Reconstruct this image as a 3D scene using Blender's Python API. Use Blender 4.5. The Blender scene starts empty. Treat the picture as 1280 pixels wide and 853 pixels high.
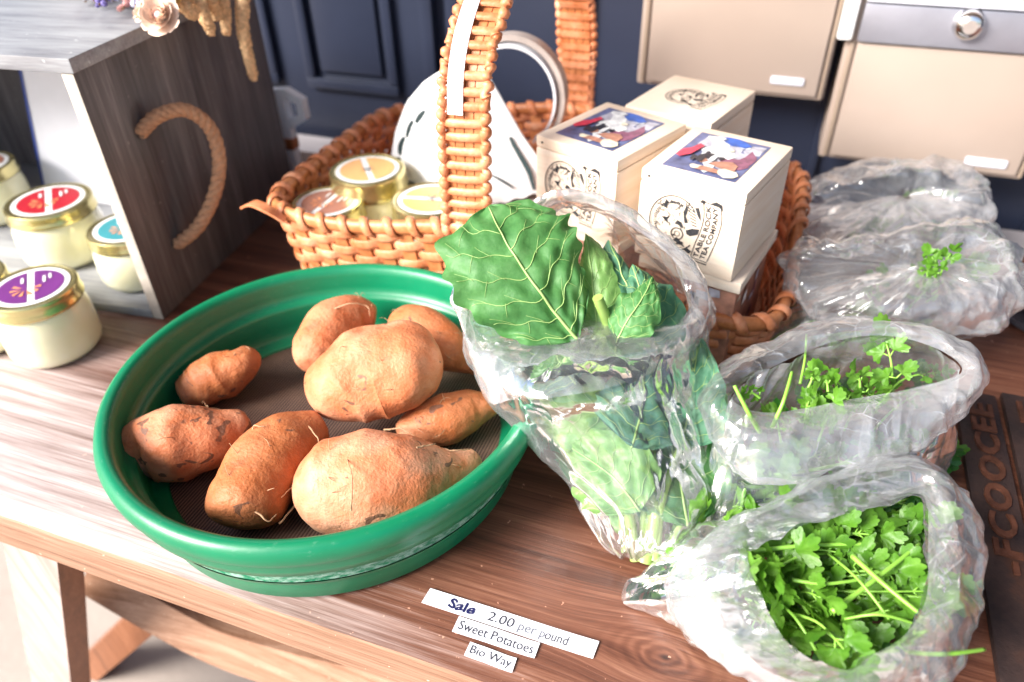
import bpy, bmesh, math, random
import numpy as np
from mathutils import Vector, Matrix, noise as mnoise

random.seed(7)
sc = bpy.context.scene
COL = sc.collection
R3 = math.radians

# ---------------------------------------------------------------- camera model
FPX = 937.0; CX, CY = 640.0, 426.5
_n = np.array([28, 1221.5, FPX]); _n /= np.linalg.norm(_n)
_l = np.array([-3140, -646.5, FPX]); _l /= np.linalg.norm(_l)
_l = _l - _n*_l.dot(_n); _l /= np.linalg.norm(_l)
_X = -_l; _Z = -_n; _Y = np.cross(_Z, _X)
ROT = np.array([_X, _Y, _Z])
CAM = np.array([0, 0, .5])
def _ray(px, py): return ROT @ np.array([px-CX, py-CY, FPX])
def at(px, py, z):
    d = _ray(px, py); return Vector(CAM + d*((z-.5)/d[2]))
def at_y(px, py, y):
    d = _ray(px, py); return Vector(CAM + d*(y/d[1]))
def at_x(px, py, x):
    d = _ray(px, py); return Vector(CAM + d*(x/d[0]))
def mpp(p):
    return float((ROT.T @ (np.array(p)-CAM))[2]/FPX)
def nz(p, f=1.0, s=0.0): return mnoise.noise(Vector((p[0]*f+s, p[1]*f-s, p[2]*f+s*.7)))

# ---------------------------------------------------------------- material helpers
class NT:
    def __init__(self, name):
        self.m = bpy.data.materials.new(name); self.m.use_nodes = True
        self.t = self.m.node_tree; self.t.nodes.clear()
        self.out = self.t.nodes.new('ShaderNodeOutputMaterial')
    def n(self, kind, **kw):
        nd = self.t.nodes.new('ShaderNode'+kind)
        for k, v in kw.items():
            if k.startswith('_'): setattr(nd, k[1:], v)
        for k, v in kw.items():
            if not k.startswith('_'):
                key = k.replace('__', ' ')
                s = nd.inputs[int(key[1:])] if key[0] == 'i' and key[1:].isdigit() else nd.inputs[key]
                if isinstance(v, bpy.types.NodeSocket): self.t.links.new(v, s)
                else: s.default_value = v
        return nd
    def link(self, a, b): self.t.links.new(a, b)
    def coord(self, scale=(1,1,1), which='Object', rot=(0,0,0), loc=(0,0,0)):
        c = self.n('TexCoord'); mp = self.n('Mapping', Vector=c.outputs[which])
        mp.inputs['Scale'].default_value = scale; mp.inputs['Rotation'].default_value = rot; mp.inputs['Location'].default_value = loc
        return mp.outputs[0]
    def noise(self, vec, scale=5, detail=4, rough=.55, dist=0., typ='FBM'):
        nd = self.n('TexNoise', Vector=vec, Scale=scale, Detail=detail, Roughness=rough, Distortion=dist)
        if typ != 'FBM': nd.noise_type = typ
        return nd.outputs['Fac'] if 'Fac' in nd.outputs else nd.outputs[0]
    def ramp(self, fac, stops):
        nd = self.n('ValToRGB', Fac=fac); e = nd.color_ramp.elements
        while len(e) > 1: e.remove(e[-1])
        e[0].position = stops[0][0]; e[0].color = c4(stops[0][1])
        for p, c in stops[1:]:
            x = e.new(p); x.color = c4(c)
        return nd.outputs[0]
    def math(self, op, a, b=0., c=None, clamp=False):
        nd = self.n('Math', _operation=op, _use_clamp=clamp, i0=a, i1=b)
        if c is not None:
            if isinstance(c, bpy.types.NodeSocket): self.link(c, nd.inputs[2])
            else: nd.inputs[2].default_value = c
        return nd.outputs[0]
    def mix(self, fac, a, b, mode='MIX'):
        nd = self.n('MixRGB', _blend_type=mode)
        for s, v in ((nd.inputs[0], fac), (nd.inputs[1], a), (nd.inputs[2], b)):
            if isinstance(v, bpy.types.NodeSocket): self.link(v, s)
            else: s.default_value = v if isinstance(v, (int, float)) else c4(v)
        return nd.outputs[0]
    def bump(self, h, strength=.3, dist=.002, normal=None):
        nd = self.n('Bump', Height=h, Strength=strength, Distance=dist)
        if normal: self.link(normal, nd.inputs['Normal'])
        return nd.outputs[0]
    def bsdf(self, color, rough=.5, normal=None, surface=True, **kw):
        b = self.n('BsdfPrincipled')
        def s(k, v):
            if isinstance(v, bpy.types.NodeSocket): self.link(v, b.inputs[k])
            else: b.inputs[k].default_value = c4(v) if isinstance(v, (tuple, list)) and len(v) == 3 and 'Radius' not in k else v
        s('Base Color', color); s('Roughness', rough)
        if normal: self.link(normal, b.inputs['Normal'])
        for k, v in kw.items(): s(k.replace('_', ' '), v)
        if surface: self.link(b.outputs[0], self.out.inputs[0])
        return b
def c4(c):
    if isinstance(c, (int, float)): return (c, c, c, 1)
    return tuple(c) if len(c) == 4 else (c[0], c[1], c[2], 1)

def simple(name, color, rough=.5, var=.12, vs=30, bump=.1, bs=120, bd=.001, **kw):
    m = NT(name); v = m.coord()
    n1 = m.noise(v, vs, 4)
    dark = tuple(x*(1-var) for x in color); lite = tuple(min(1, x*(1+var)) for x in color)
    col = m.ramp(n1, [(.3, dark), (.7, lite)])
    nb = m.bump(m.noise(v, bs, 3), bump, bd) if bump else None
    m.bsdf(col, rough, nb, **kw)
    return m.m

def wood_mat(name, cols, scale=(2.2, 34, 34), rough=(.35, .6), bump=.35, knots=(), fine=6., spec=.5, glare=None):
    m = NT(name); tc = m.n('TexCoord').outputs['Object']
    vec = tc
    sx = m.n('SeparateXYZ', Vector=tc)
    ringsum = None
    wy = None
    for (kx, ky, kr) in knots:
        dx = m.math('SUBTRACT', sx.outputs[0], kx); dy = m.math('SUBTRACT', sx.outputs[1], ky)
        dx2 = m.math('MULTIPLY', dx, .55)
        d2 = m.math('ADD', m.math('MULTIPLY', dx2, dx2), m.math('MULTIPLY', dy, dy))
        g = m.math('EXPONENT', m.math('MULTIPLY', d2, -1/(2*kr*kr)))
        # push the grain lines apart around the knot
        w = m.math('MULTIPLY', m.math('MULTIPLY', dy, g), -.85)
        wy = w if wy is None else m.math('ADD', wy, w)
        d = m.math('SQRT', d2)
        nn = m.math('MULTIPLY', m.noise(tc, 40, 3), .008)
        rr = m.math('SINE', m.math('MULTIPLY', m.math('ADD', d, nn), 1500*.016/kr))
        core = m.math('EXPONENT', m.math('MULTIPLY', d2, -1/(2*(kr*.62)**2)))
        r = m.math('MULTIPLY', m.math('MULTIPLY', rr, .07), core)
        core2 = m.math('EXPONENT', m.math('MULTIPLY', d2, -1/(2*(kr*.18)**2)))
        r = m.math('SUBTRACT', r, m.math('MULTIPLY', core2, .16))
        ringsum = r if ringsum is None else m.math('ADD', ringsum, r)
    if wy is not None:
        cmb = m.n('CombineXYZ', X=sx.outputs[0], Y=m.math('ADD', sx.outputs[1], wy), Z=sx.outputs[2])
        vec = cmb.outputs[0]
    mp = m.n('Mapping', Vector=vec); mp.inputs['Scale'].default_value = scale
    g1 = m.noise(mp.outputs[0], 1.0, 8, .66, .35)
    mp2 = m.n('Mapping', Vector=vec); mp2.inputs['Scale'].default_value = tuple(s*fine for s in scale)
    g2 = m.noise(mp2.outputs[0], 1.0, 5, .6)
    g3 = m.noise(tc, 7, 3)
    f = m.math('ADD', m.math('MULTIPLY', g1, .72), m.math('ADD', m.math('MULTIPLY', g2, .34), m.math('MULTIPLY', g3, .12)))
    mp3 = m.n('Mapping', Vector=vec); mp3.inputs['Scale'].default_value = tuple(s*fine*(3.2 if s > 5 else 1.5) for s in scale)
    g4 = m.noise(mp3.outputs[0], 1.0, 3, .6); f = m.math('ADD', f, m.math('MULTIPLY', m.math('SUBTRACT', g4, .5), .30))
    f = m.math('SUBTRACT', f, .09)
    if ringsum is not None: f = m.math('ADD', f, ringsum)
    n = len(cols)
    col = m.ramp(f, [(.28+.44*i/(n-1), c) for i, c in enumerate(cols)])
    # small scuffs
    sp = m.math('GREATER_THAN', m.noise(tc, 170, 2), .735)
    col = m.mix(m.math('MULTIPLY', sp, .5), col, tuple(min(1, x*2.2+.05) for x in cols[-1]))
    if glare:   # glare painted into the colour as pale streaks towards one end of the board
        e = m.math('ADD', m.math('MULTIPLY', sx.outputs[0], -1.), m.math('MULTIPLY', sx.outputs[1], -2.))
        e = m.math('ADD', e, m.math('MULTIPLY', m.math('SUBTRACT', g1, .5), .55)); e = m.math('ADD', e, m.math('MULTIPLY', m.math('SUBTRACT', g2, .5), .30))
        wm = m.n('MapRange', Value=e); wm.inputs[1].default_value = glare[0]; wm.inputs[2].default_value = glare[1]; wm.inputs[4].default_value = glare[2]
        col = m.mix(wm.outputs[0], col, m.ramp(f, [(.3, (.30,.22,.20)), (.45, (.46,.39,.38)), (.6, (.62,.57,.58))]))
    r = m.n('MapRange', Value=g1); r.inputs[3].default_value = rough[0]; r.inputs[4].default_value = rough[1]
    m.bsdf(col, r.outputs[0], m.bump(f, bump, .0016), Specular_IOR_Level=spec)
    return m.m

# ---------------------------------------------------------------- mesh builder
class MB:
    def __init__(self): self.v = []; self.f = []; self.uv = {}; self.mi = []
    def add(self, verts, faces):
        o = len(self.v); self.v += [Vector(p) for p in verts]
        self.f += [tuple(i+o for i in f) for f in faces]; return o
    def box(self, lo, hi, bev=.0):
        x0, y0, z0 = lo; x1, y1, z1 = hi
        if bev <= 0:
            self.add([(x0,y0,z0),(x1,y0,z0),(x1,y1,z0),(x0,y1,z0),(x0,y0,z1),(x1,y0,z1),(x1,y1,z1),(x0,y1,z1)],
                     [(0,3,2,1),(4,5,6,7),(0,1,5,4),(1,2,6,5),(2,3,7,6),(3,0,4,7)])
            return self
        bm = bmesh.new(); bmesh.ops.create_cube(bm, size=1)
        for v in bm.verts: v.co = Vector(((x0+x1)/2+v.co.x*(x1-x0), (y0+y1)/2+v.co.y*(y1-y0), (z0+z1)/2+v.co.z*(z1-z0)))
        bmesh.ops.bevel(bm, geom=list(bm.edges), offset=bev, segments=2, affect='EDGES', profile=.6)
        self.frombm(bm); return self
    def frombm(self, bm):
        bm.verts.index_update()
        self.add([v.co.copy() for v in bm.verts], [tuple(v.index for v in f.verts) for f in bm.faces]); bm.free()
    def sweep(self, path, section, ups=None, closed=False, cap=True, scales=None, sclosed=True):
        """section: 2D points (a along side, b along up)."""
        P = [Vector(p) for p in path]; n = len(P); k = len(section); base = len(self.v)
        up = None
        for i in range(n):
            if closed: t = P[(i+1) % n]-P[i-1]
            else: t = P[min(i+1, n-1)]-P[max(i-1, 0)]
            if t.length < 1e-9: t = Vector((0, 0, 1))
            t.normalize()
            if ups is not None: u = Vector(ups[i] if isinstance(ups, list) else ups)
            else:
                u = up if up is not None else (Vector((0,0,1)) if abs(t.z) < .9 else Vector((1,0,0)))
            u = u - t*u.dot(t)
            if u.length < 1e-6: u = t.orthogonal()
            u.normalize(); up = u; s = t.cross(u)
            sc_ = scales[i] if scales is not None else 1
            for a, b in section: self.v.append(P[i]+s*(a*sc_)+u*(b*sc_))
        m = n if closed else n-1
        for i in range(m):
            for j in range(k if sclosed else k-1):
                a = base+i*k+j; b = base+i*k+(j+1) % k; c = base+((i+1) % n)*k+(j+1) % k; d = base+((i+1) % n)*k+j
                self.f.append((a, b, c, d))
        if cap and not closed and sclosed:
            self.f.append(tuple(base+j for j in range(k))[::-1]); self.f.append(tuple(base+(n-1)*k+j for j in range(k)))
        return self
    def tube(self, path, r, k=8, closed=False, ups=None, scales=None):
        if isinstance(r, (list, tuple)): scales = r; r = 1
        return self.sweep(path, [(r*math.cos(2*math.pi*j/k), r*math.sin(2*math.pi*j/k)) for j in range(k)], ups=ups, closed=closed, scales=scales)
    def lathe(self, prof, c=(0,0,0), k=64, wob=None):
        base = len(self.v); n = len(prof)
        for i, (r, z) in enumerate(prof):
            for j in range(k):
                a = 2*math.pi*j/k; rr = r*(1+(wob(a) if wob else 0))
                self.v.append(Vector((c[0]+rr*math.cos(a), c[1]+rr*math.sin(a), c[2]+z)))
        for i in range(n-1):
            for j in range(k):
                self.f.append((base+i*k+j, base+i*k+(j+1) % k, base+(i+1)*k+(j+1) % k, base+(i+1)*k+j))
        if prof[0][0] < 1e-4 or True: pass
        return self
    def disc(self, c, r, k=48, z=0.):
        self.add([(c[0]+r*math.cos(2*math.pi*j/k), c[1]+r*math.sin(2*math.pi*j/k), c[2]) for j in range(k)], [tuple(range(k))]); return self
    def xf(self, M):
        self.v = [M @ p for p in self.v]; return self
    def build(self, name, mat, parent=None, local=False, smooth=True, label=None, angle=40):
        me = bpy.data.meshes.new(name)
        off = Vector((0, 0, 0))
        if parent is not None and not local:
            p = parent
            while p: off += p.location; p = p.parent
        me.from_pydata([tuple(p-off) for p in self.v], [], self.f); me.update()
        if mat: me.materials.append(mat)
        if smooth:
            me.polygons.foreach_set('use_smooth', [True]*len(me.polygons))
            try: me.set_sharp_from_angle(angle=R3(angle))
            except Exception: pass
        o = bpy.data.objects.new(name, me); COL.objects.link(o)
        if parent is not None: o.parent = parent
        if label: o['label'] = label
        return o

def thing(name, label, cat, loc=(0,0,0), rz=0, group=None, kind=None):
    o = bpy.data.objects.new(name, None); COL.objects.link(o); o.empty_display_size = .02
    o.location = loc; o.rotation_euler = (0, 0, rz); o['label'] = label; o['category'] = cat
    if group: o['group'] = group
    if kind: o['kind'] = kind
    return o
def tag(o, label, cat, group=None, kind=None):
    if label: o['label'] = label
    if cat: o['category'] = cat
    if group: o['group'] = group
    if kind: o['kind'] = kind
    return o
def catmull(pts, n, closed=False):
    P = [Vector(p) for p in pts]; m = len(P); out = []
    segs = m if closed else m-1
    for i in range(n):
        u = i/(n if closed else n-1)*segs; k = min(int(u), segs-1); t = u-k
        g = (lambda a: P[a % m]) if closed else (lambda a: P[max(0, min(m-1, a))])
        p0, p1, p2, p3 = g(k-1), g(k), g(k+1), g(k+2)
        out.append(.5*((2*p1)+(p2-p0)*t+(2*p0-5*p1+4*p2-p3)*t*t+(3*p1-p0-3*p2+p3)*t**3))
    return out
def text_mesh(s, size, font_scale=1, bold=0., sx=1., align='LEFT', space=1., shear=0.):
    cu = bpy.data.curves.new('t', 'FONT'); cu.body = s; cu.size = size; cu.offset = bold; cu.align_x = align
    cu.space_character = space; cu.resolution_u = 3; cu.shear = shear
    o = bpy.data.objects.new('t', cu); COL.objects.link(o)
    dg = bpy.context.evaluated_depsgraph_get(); me = o.evaluated_get(dg).to_mesh()
    vs = [Vector((v.co.x*sx, v.co.y, 0)) for v in me.vertices]; fs = [tuple(p.vertices) for p in me.polygons]
    o.evaluated_get(dg).to_mesh_clear(); bpy.data.objects.remove(o); bpy.data.curves.remove(cu)
    return vs, fs
def copy_tree(o, parent=None):
    c = o.copy(); COL.objects.link(c)
    if parent is not None: c.parent = parent
    for ch in list(o.children): copy_tree(ch, c)
    return c

# ---------------------------------------------------------------- materials
M = {}
kx = at(832, 822, 0)
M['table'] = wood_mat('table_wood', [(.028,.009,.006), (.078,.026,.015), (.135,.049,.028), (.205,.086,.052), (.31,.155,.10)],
                      scale=(1.6, 62, 62), rough=(.36, .52), bump=.5, knots=[(kx.x+.1, kx.y-.6, .021), (-.20, -.335, .006)], spec=.6, glare=(.76, 1.12, .72))
M['table_side'] = wood_mat('table_side_wood', [(.10,.045,.025), (.24,.12,.07), (.36,.21,.14), (.50,.34,.26)], scale=(2.0, 60, 90), rough=(.45, .6), bump=.4)
M['leg'] = wood_mat('leg_wood', [(.12,.04,.016), (.24,.09,.04), (.34,.15,.08)], scale=(60, 60, 2.5), rough=(.45, .6), bump=.25)
M['leg_lit'] = wood_mat('lit_pale_leg', [(.26,.19,.16), (.40,.32,.29), (.54,.46,.43)], scale=(60, 60, 2.5), rough=(.5, .7), bump=.25)  # for leg fronts: the strong light on them is put into the colour
M['crate'] = wood_mat('crate_wood', [(.03,.027,.028), (.085,.075,.078), (.15,.135,.138), (.27,.245,.245)], scale=(60, 40, 2.2), rough=(.34, .6), bump=.35, knots=(), fine=5)
M['crate_top'] = wood_mat('crate_board_wood', [(.12,.12,.13), (.22,.22,.24), (.32,.33,.35), (.42,.43,.45)], scale=(3, 34, 34), rough=(.32, .5), bump=.3, spec=.7)  # paler than the side panels, sky sheen put into the colour
M['crate_edge'] = simple('crate_sawn_edge', (.5,.44,.38), .6, .25, 40)
M['rope'] = simple('jute_rope', (.50,.27,.15), .85, .25, 220, .6, 900, .001)
M['green'] = None
def green_mat():
    m = NT('green_plastic'); v = m.coord()
    n1 = m.noise(v, 9, 4)
    col = m.ramp(n1, [(.3, (.0,.145,.062)), (.7, (.0,.20,.088))])
    # dusty scuffs
    v2 = m.coord((30, 30, 120)); n2 = m.noise(v2, 4, 6, .7)
    sc_ = m.ramp(n2, [(.60, 0.), (.78, .35)])
    col = m.mix(sc_, col, (.25,.42,.33))
    ro = m.math('ADD', .27, m.math('MULTIPLY', m.noise(v, 60, 4), .2))
    m.bsdf(col, ro, m.bump(m.noise(v, 300, 3), .06, .001), Specular_IOR_Level=.55, Subsurface_Weight=.08, Subsurface_Radius=(.004,.012,.006), Subsurface_Scale=.5)
    return m.m
M['green'] = green_mat()
def green_worn():
    m = NT('green_plastic_scuffed_band'); v = m.coord()
    n2 = m.noise(m.coord((1,1,3)), 140, 5, .75)
    col = m.mix(m.ramp(n2, [(.42, 0.), (.62, .8)]), (.0,.16,.07), (.34,.50,.42))
    m.bsdf(col, .5, m.bump(n2, .3, .001)); return m.m
M['green_worn'] = green_worn()
def sieve_mat():
    m = NT('wire_mesh'); v = m.coord()
    sx = m.n('SeparateXYZ', Vector=v)
    def lines(s, fr):
        q = m.math('FRACT', m.math('MULTIPLY', s, fr)); q = m.math('ABSOLUTE', m.math('SUBTRACT', q, .5)); return q
    a = lines(sx.outputs[0], 360.); b = lines(sx.outputs[1], 640.)
    h = m.math('MAXIMUM', a, b)
    g = m.math('GREATER_THAN', a, .27)
    col = m.mix(g, (.022,.013,.012), (.20,.125,.10))
    col = m.mix(m.math('MULTIPLY', m.math('GREATER_THAN', b, .4), .35), col, (.16,.10,.08))
    n = m.noise(v, 22, 3); col = m.mix(m.ramp(n, [(.4, 0.), (.7, .35)]), col, (.26,.15,.10))
    m.bsdf(col, .55, m.bump(h, .5, .001), Metallic=.35); return m.m
M['sieve'] = sieve_mat()
def wicker(name, a, b, c):
    m = NT(name); v = m.coord()
    n1 = m.noise(v, 38, 3); n2 = m.noise(v, 260, 4)
    col = m.ramp(m.math('ADD', m.math('MULTIPLY', n1, .7), m.math('MULTIPLY', n2, .3)), [(.32, a), (.52, b), (.72, c)])
    m.bsdf(col, .42, m.bump(n2, .35, .0012), Specular_IOR_Level=.45); return m.m
M['wicker'] = wicker('cane', (.42,.12,.035), (.66,.25,.12), (.80,.41,.25))
M['wicker_in'] = wicker('cane_liner', (.20,.055,.012), (.36,.11,.03), (.46,.16,.05))
M['wicker_stake'] = wicker('cane_stake', (.34,.10,.03), (.52,.19,.07), (.62,.27,.12))
M['navy'] = simple('navy_paint', (.020,.026,.050), .38, .15, 5, .15, 60, .001)
M['beige'] = simple('beige_enamel', (.42,.335,.285), .32, .05, 6, .06, 200, .001)
M['beige_edge'] = simple('beige_enamel_edge', (.34,.26,.20), .35, .05, 6, 0)
M['steel'] = simple('brushed_steel', (.36,.36,.42), .38, .1, 20, .1, 300, .0006, Metallic=.55)
M['chrome'] = simple('chrome', (.8,.8,.8), .12, .02, 20, 0, Metallic=1.)
M['plate'] = simple('white_name_plate', (.74,.76,.86), .35, .03, 20, 0)
M['paper'] = simple('label_paper', (.84,.85,.92), .6, .02, 60, .05, 500, .0004)
M['ink'] = simple('grey_ink', (.03,.032,.05), .6, .2, 900, 0)
M['ink_faint'] = simple('faded_grey_ink', (.15,.16,.20), .6, .3, 900, 0)
M['pen'] = simple('navy_pen', (.012,.014,.08), .5, .1, 90, 0)
M['stamp'] = simple('black_stamp_ink', (.035,.035,.04), .6, .4, 700, 0)
def pale_wood():
    m = NT('pale_pine'); v = m.coord((4, 4, 60)); n = m.noise(v, 1.6, 5, .6, .4)
    col = m.ramp(n, [(.3, (.74,.58,.44)), (.6, (.82,.71,.60)), (.8, (.85,.77,.69))])
    m.bsdf(col, .45, m.bump(n, .15, .001)); return m.m
M['pine'] = pale_wood()
M['gold'] = simple('gold_lid_metal', (.62,.54,.26), .22, .1, 30, .05, 200, .0005, Metallic=.85)
def wax():
    m = NT('cream_wax_in_glass'); v = m.coord()
    col = m.ramp(m.noise(v, 30, 3), [(.3, (.80,.76,.50)), (.7, (.86,.84,.62))])
    m.bsdf(col, .35, None, Subsurface_Weight=.35, Subsurface_Radius=(.02,.018,.01), Subsurface_Scale=.6, Coat_Weight=1., Coat_Roughness=.06); return m.m
M['wax'] = wax()
M['lidwhite'] = simple('lid_label_white', (.82,.83,.84), .35, .02, 30, 0)
for nm, c in dict(red=(.42,.02,.035), purple=(.16,.035,.20), teal=(.05,.28,.33), orange=(.78,.42,.16), brown=(.38,.16,.11)).items():
    M['lid_'+nm] = simple('lid_label_'+nm, c, .35, .08, 60, 0)
M['lid_accent'] = simple('lid_label_orange_print', (.75,.30,.14), .4, .2, 200, 0)
M['lid_star'] = simple('lid_label_dark_print', (.14,.15,.16), .4, .2, 200, 0)
def iron():
    m = NT('rusty_iron'); v = m.coord()
    n = m.noise(v, 16, 5, .65); n2 = m.noise(v, 300, 3)
    col = m.ramp(n, [(.35, (.030,.022,.024)), (.55, (.068,.042,.038)), (.75, (.15,.065,.04))])
    m.bsdf(col, .5, m.bump(n2, .5, .001), Metallic=.35, Specular_IOR_Level=.5); return m.m
M['iron'] = iron()
M['white_strip'] = simple('white_strip', (.84,.85,.88), .5, .03, 40, .1, 200)
M['dark_slit'] = simple('dark_green_slit', (.012,.03,.035), .6, .1, 60, 0)
M['hoop'] = simple('grey_hoop', (.36,.31,.29), .35, .12, 40, .1, 200, .001)
M['hoop_in'] = simple('pale_hoop_lining', (.66,.67,.72), .35, .08, 40, 0)
M['concrete'] = simple('pale_concrete', (.40,.34,.30), .8, .1, 3, .3, 40, .004)
M['ledge'] = simple('pale_ledge_paint', (.62,.58,.60), .5, .1, 8, .1)
M['straw'] = simple('strawflower_petal', (.82,.62,.50), .6, .15, 90, .1, 300)
M['straw_c'] = simple('strawflower_inner_petal', (.80,.42,.40), .6, .2, 90, 0)
M['yellowfl'] = simple('strawflower_outer_petal', (.72,.46,.16), .6, .2, 90, 0)
M['tassel'] = simple('dried_millet', (.78,.50,.27), .8, .3, 260, .9, 500, .003)
M['lav'] = simple('lavender_bud', (.16,.13,.36), .75, .35, 200, .5, 400, .002)
M['lav2'] = simple('pale_dried_bud', (.50,.50,.66), .75, .3, 200, .4, 400, .002)
M['drystem'] = simple('dried_stem', (.20,.12,.05), .7, .3, 120, 0)
M['pinkfl'] = simple('dried_pink_bud', (.55,.26,.24), .75, .3, 200, .4, 400, .002)

def potato_mat(name, tone, spots, dust):
    m = NT(name); v = m.coord()
    n1 = m.noise(v, 26, 4, .6); n2 = m.noise(v, 120, 5, .65)
    a = tuple(x*(1-.45*tone) for x in (.48,.145,.055)); b = tuple(x*(1-.30*tone) for x in (.60,.23,.11))
    a = (a[0]*1.12, a[1], a[2]*(1-.5*tone)); b = (b[0]*1.05, b[1]*(1-.15*tone), b[2]*(1-.45*tone))
    col = m.ramp(n1, [(.3, a), (.7, b)])
    col = m.mix(m.ramp(n2, [(.45, 0.), (.75, .55)]), col, (b[0]*1.05, b[1]*1.25, b[2]*1.4))
    d = m.noise(m.coord(loc=(3.1, 1, 2)), 12, 4, .6)
    col = m.mix(m.ramp(d, [(.42, 0.), (.66, dust)]), col, (.70,.46,.32))
    s = m.noise(m.coord((1, 1, 1.6), loc=(1, 5, 2)), 52, 2, .5, .9)
    th = .70 - .10*spots
    col = m.mix(m.ramp(s, [(th, 0.), (th+.02, .85)]), col, (.12,.06,.04))
    dp = m.noise(m.coord(loc=(7,2,9)), 34, 5, .7); col = m.mix(m.ramp(dp, [(.56, 0.), (.72, .55)]), col, (.22,.095,.05))
    # fine pores and lenticels
    vo = m.n('TexVoronoi', Vector=v, Scale=230.); pr = m.math('LESS_THAN', vo.outputs['Distance'], .20)
    col = m.mix(m.math('MULTIPLY', pr, .30), col, (.36,.15,.07))
    big = m.noise(v, 70, 3, .6)
    h = m.math('ADD', m.math('MULTIPLY', n2, .5), m.math('ADD', m.math('MULTIPLY', big, .8), m.math('MULTIPLY', m.noise(v, 420, 3), .35)))
    m.bsdf(col, .55, m.bump(h, .85, .0022), Subsurface_Weight=.05, Subsurface_Radius=(.006,.003,.001), Subsurface_Scale=.5, Specular_IOR_Level=.4)
    return m.m
def leaf_mat(name, a, b, c, rough=.42, trans=.30):
    m = NT(name); v = m.coord()
    n1 = m.noise(v, 30, 3); n2 = m.noise(v, 190, 4, .6)
    col = m.ramp(m.math('ADD', m.math('MULTIPLY', n1, .7), m.math('MULTIPLY', n2, .3)), [(.3, a), (.5, b), (.72, c)])
    bs = m.bsdf(col, rough, m.bump(n2, .45, .0015), surface=False, Specular_IOR_Level=.45)
    tr = m.n('BsdfTranslucent'); m.link(m.mix(1., col, (1.25,1.2,.6), 'MULTIPLY'), tr.inputs[0])
    mx = m.n('MixShader', Fac=trans); m.link(bs.outputs[0], mx.inputs[1]); m.link(tr.outputs[0], mx.inputs[2])
    m.link(mx.outputs[0], m.out.inputs[0]); return m.m
M['kale'] = leaf_mat('kale_leaf', (.045,.17,.045), (.085,.26,.075), (.17,.38,.15), .5, .38)
M['kale2'] = leaf_mat('kale_leaf_blue_green', (.04,.14,.075), (.08,.24,.14), (.22,.40,.28), .6, .3)
M['kale3'] = leaf_mat('kale_leaf_pale', (.10,.25,.06), (.18,.36,.10), (.28,.46,.17))
M['vein'] = simple('pale_vein', (.30,.46,.15), .45, .15, 60, 0)
M['stem'] = simple('kale_stem', (.24,.37,.09), .35, .25, 50, .15, 200, Subsurface_Weight=.1, Subsurface_Radius=(.01,.01,.004))
M['cil'] = leaf_mat('cilantro_leaf', (.050,.165,.014), (.10,.26,.022), (.19,.38,.06), .4, .35)
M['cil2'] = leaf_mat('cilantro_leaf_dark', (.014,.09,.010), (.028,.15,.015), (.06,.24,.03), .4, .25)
M['cstem'] = simple('cilantro_stem', (.22,.46,.06), .35, .2, 60, 0)

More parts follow.
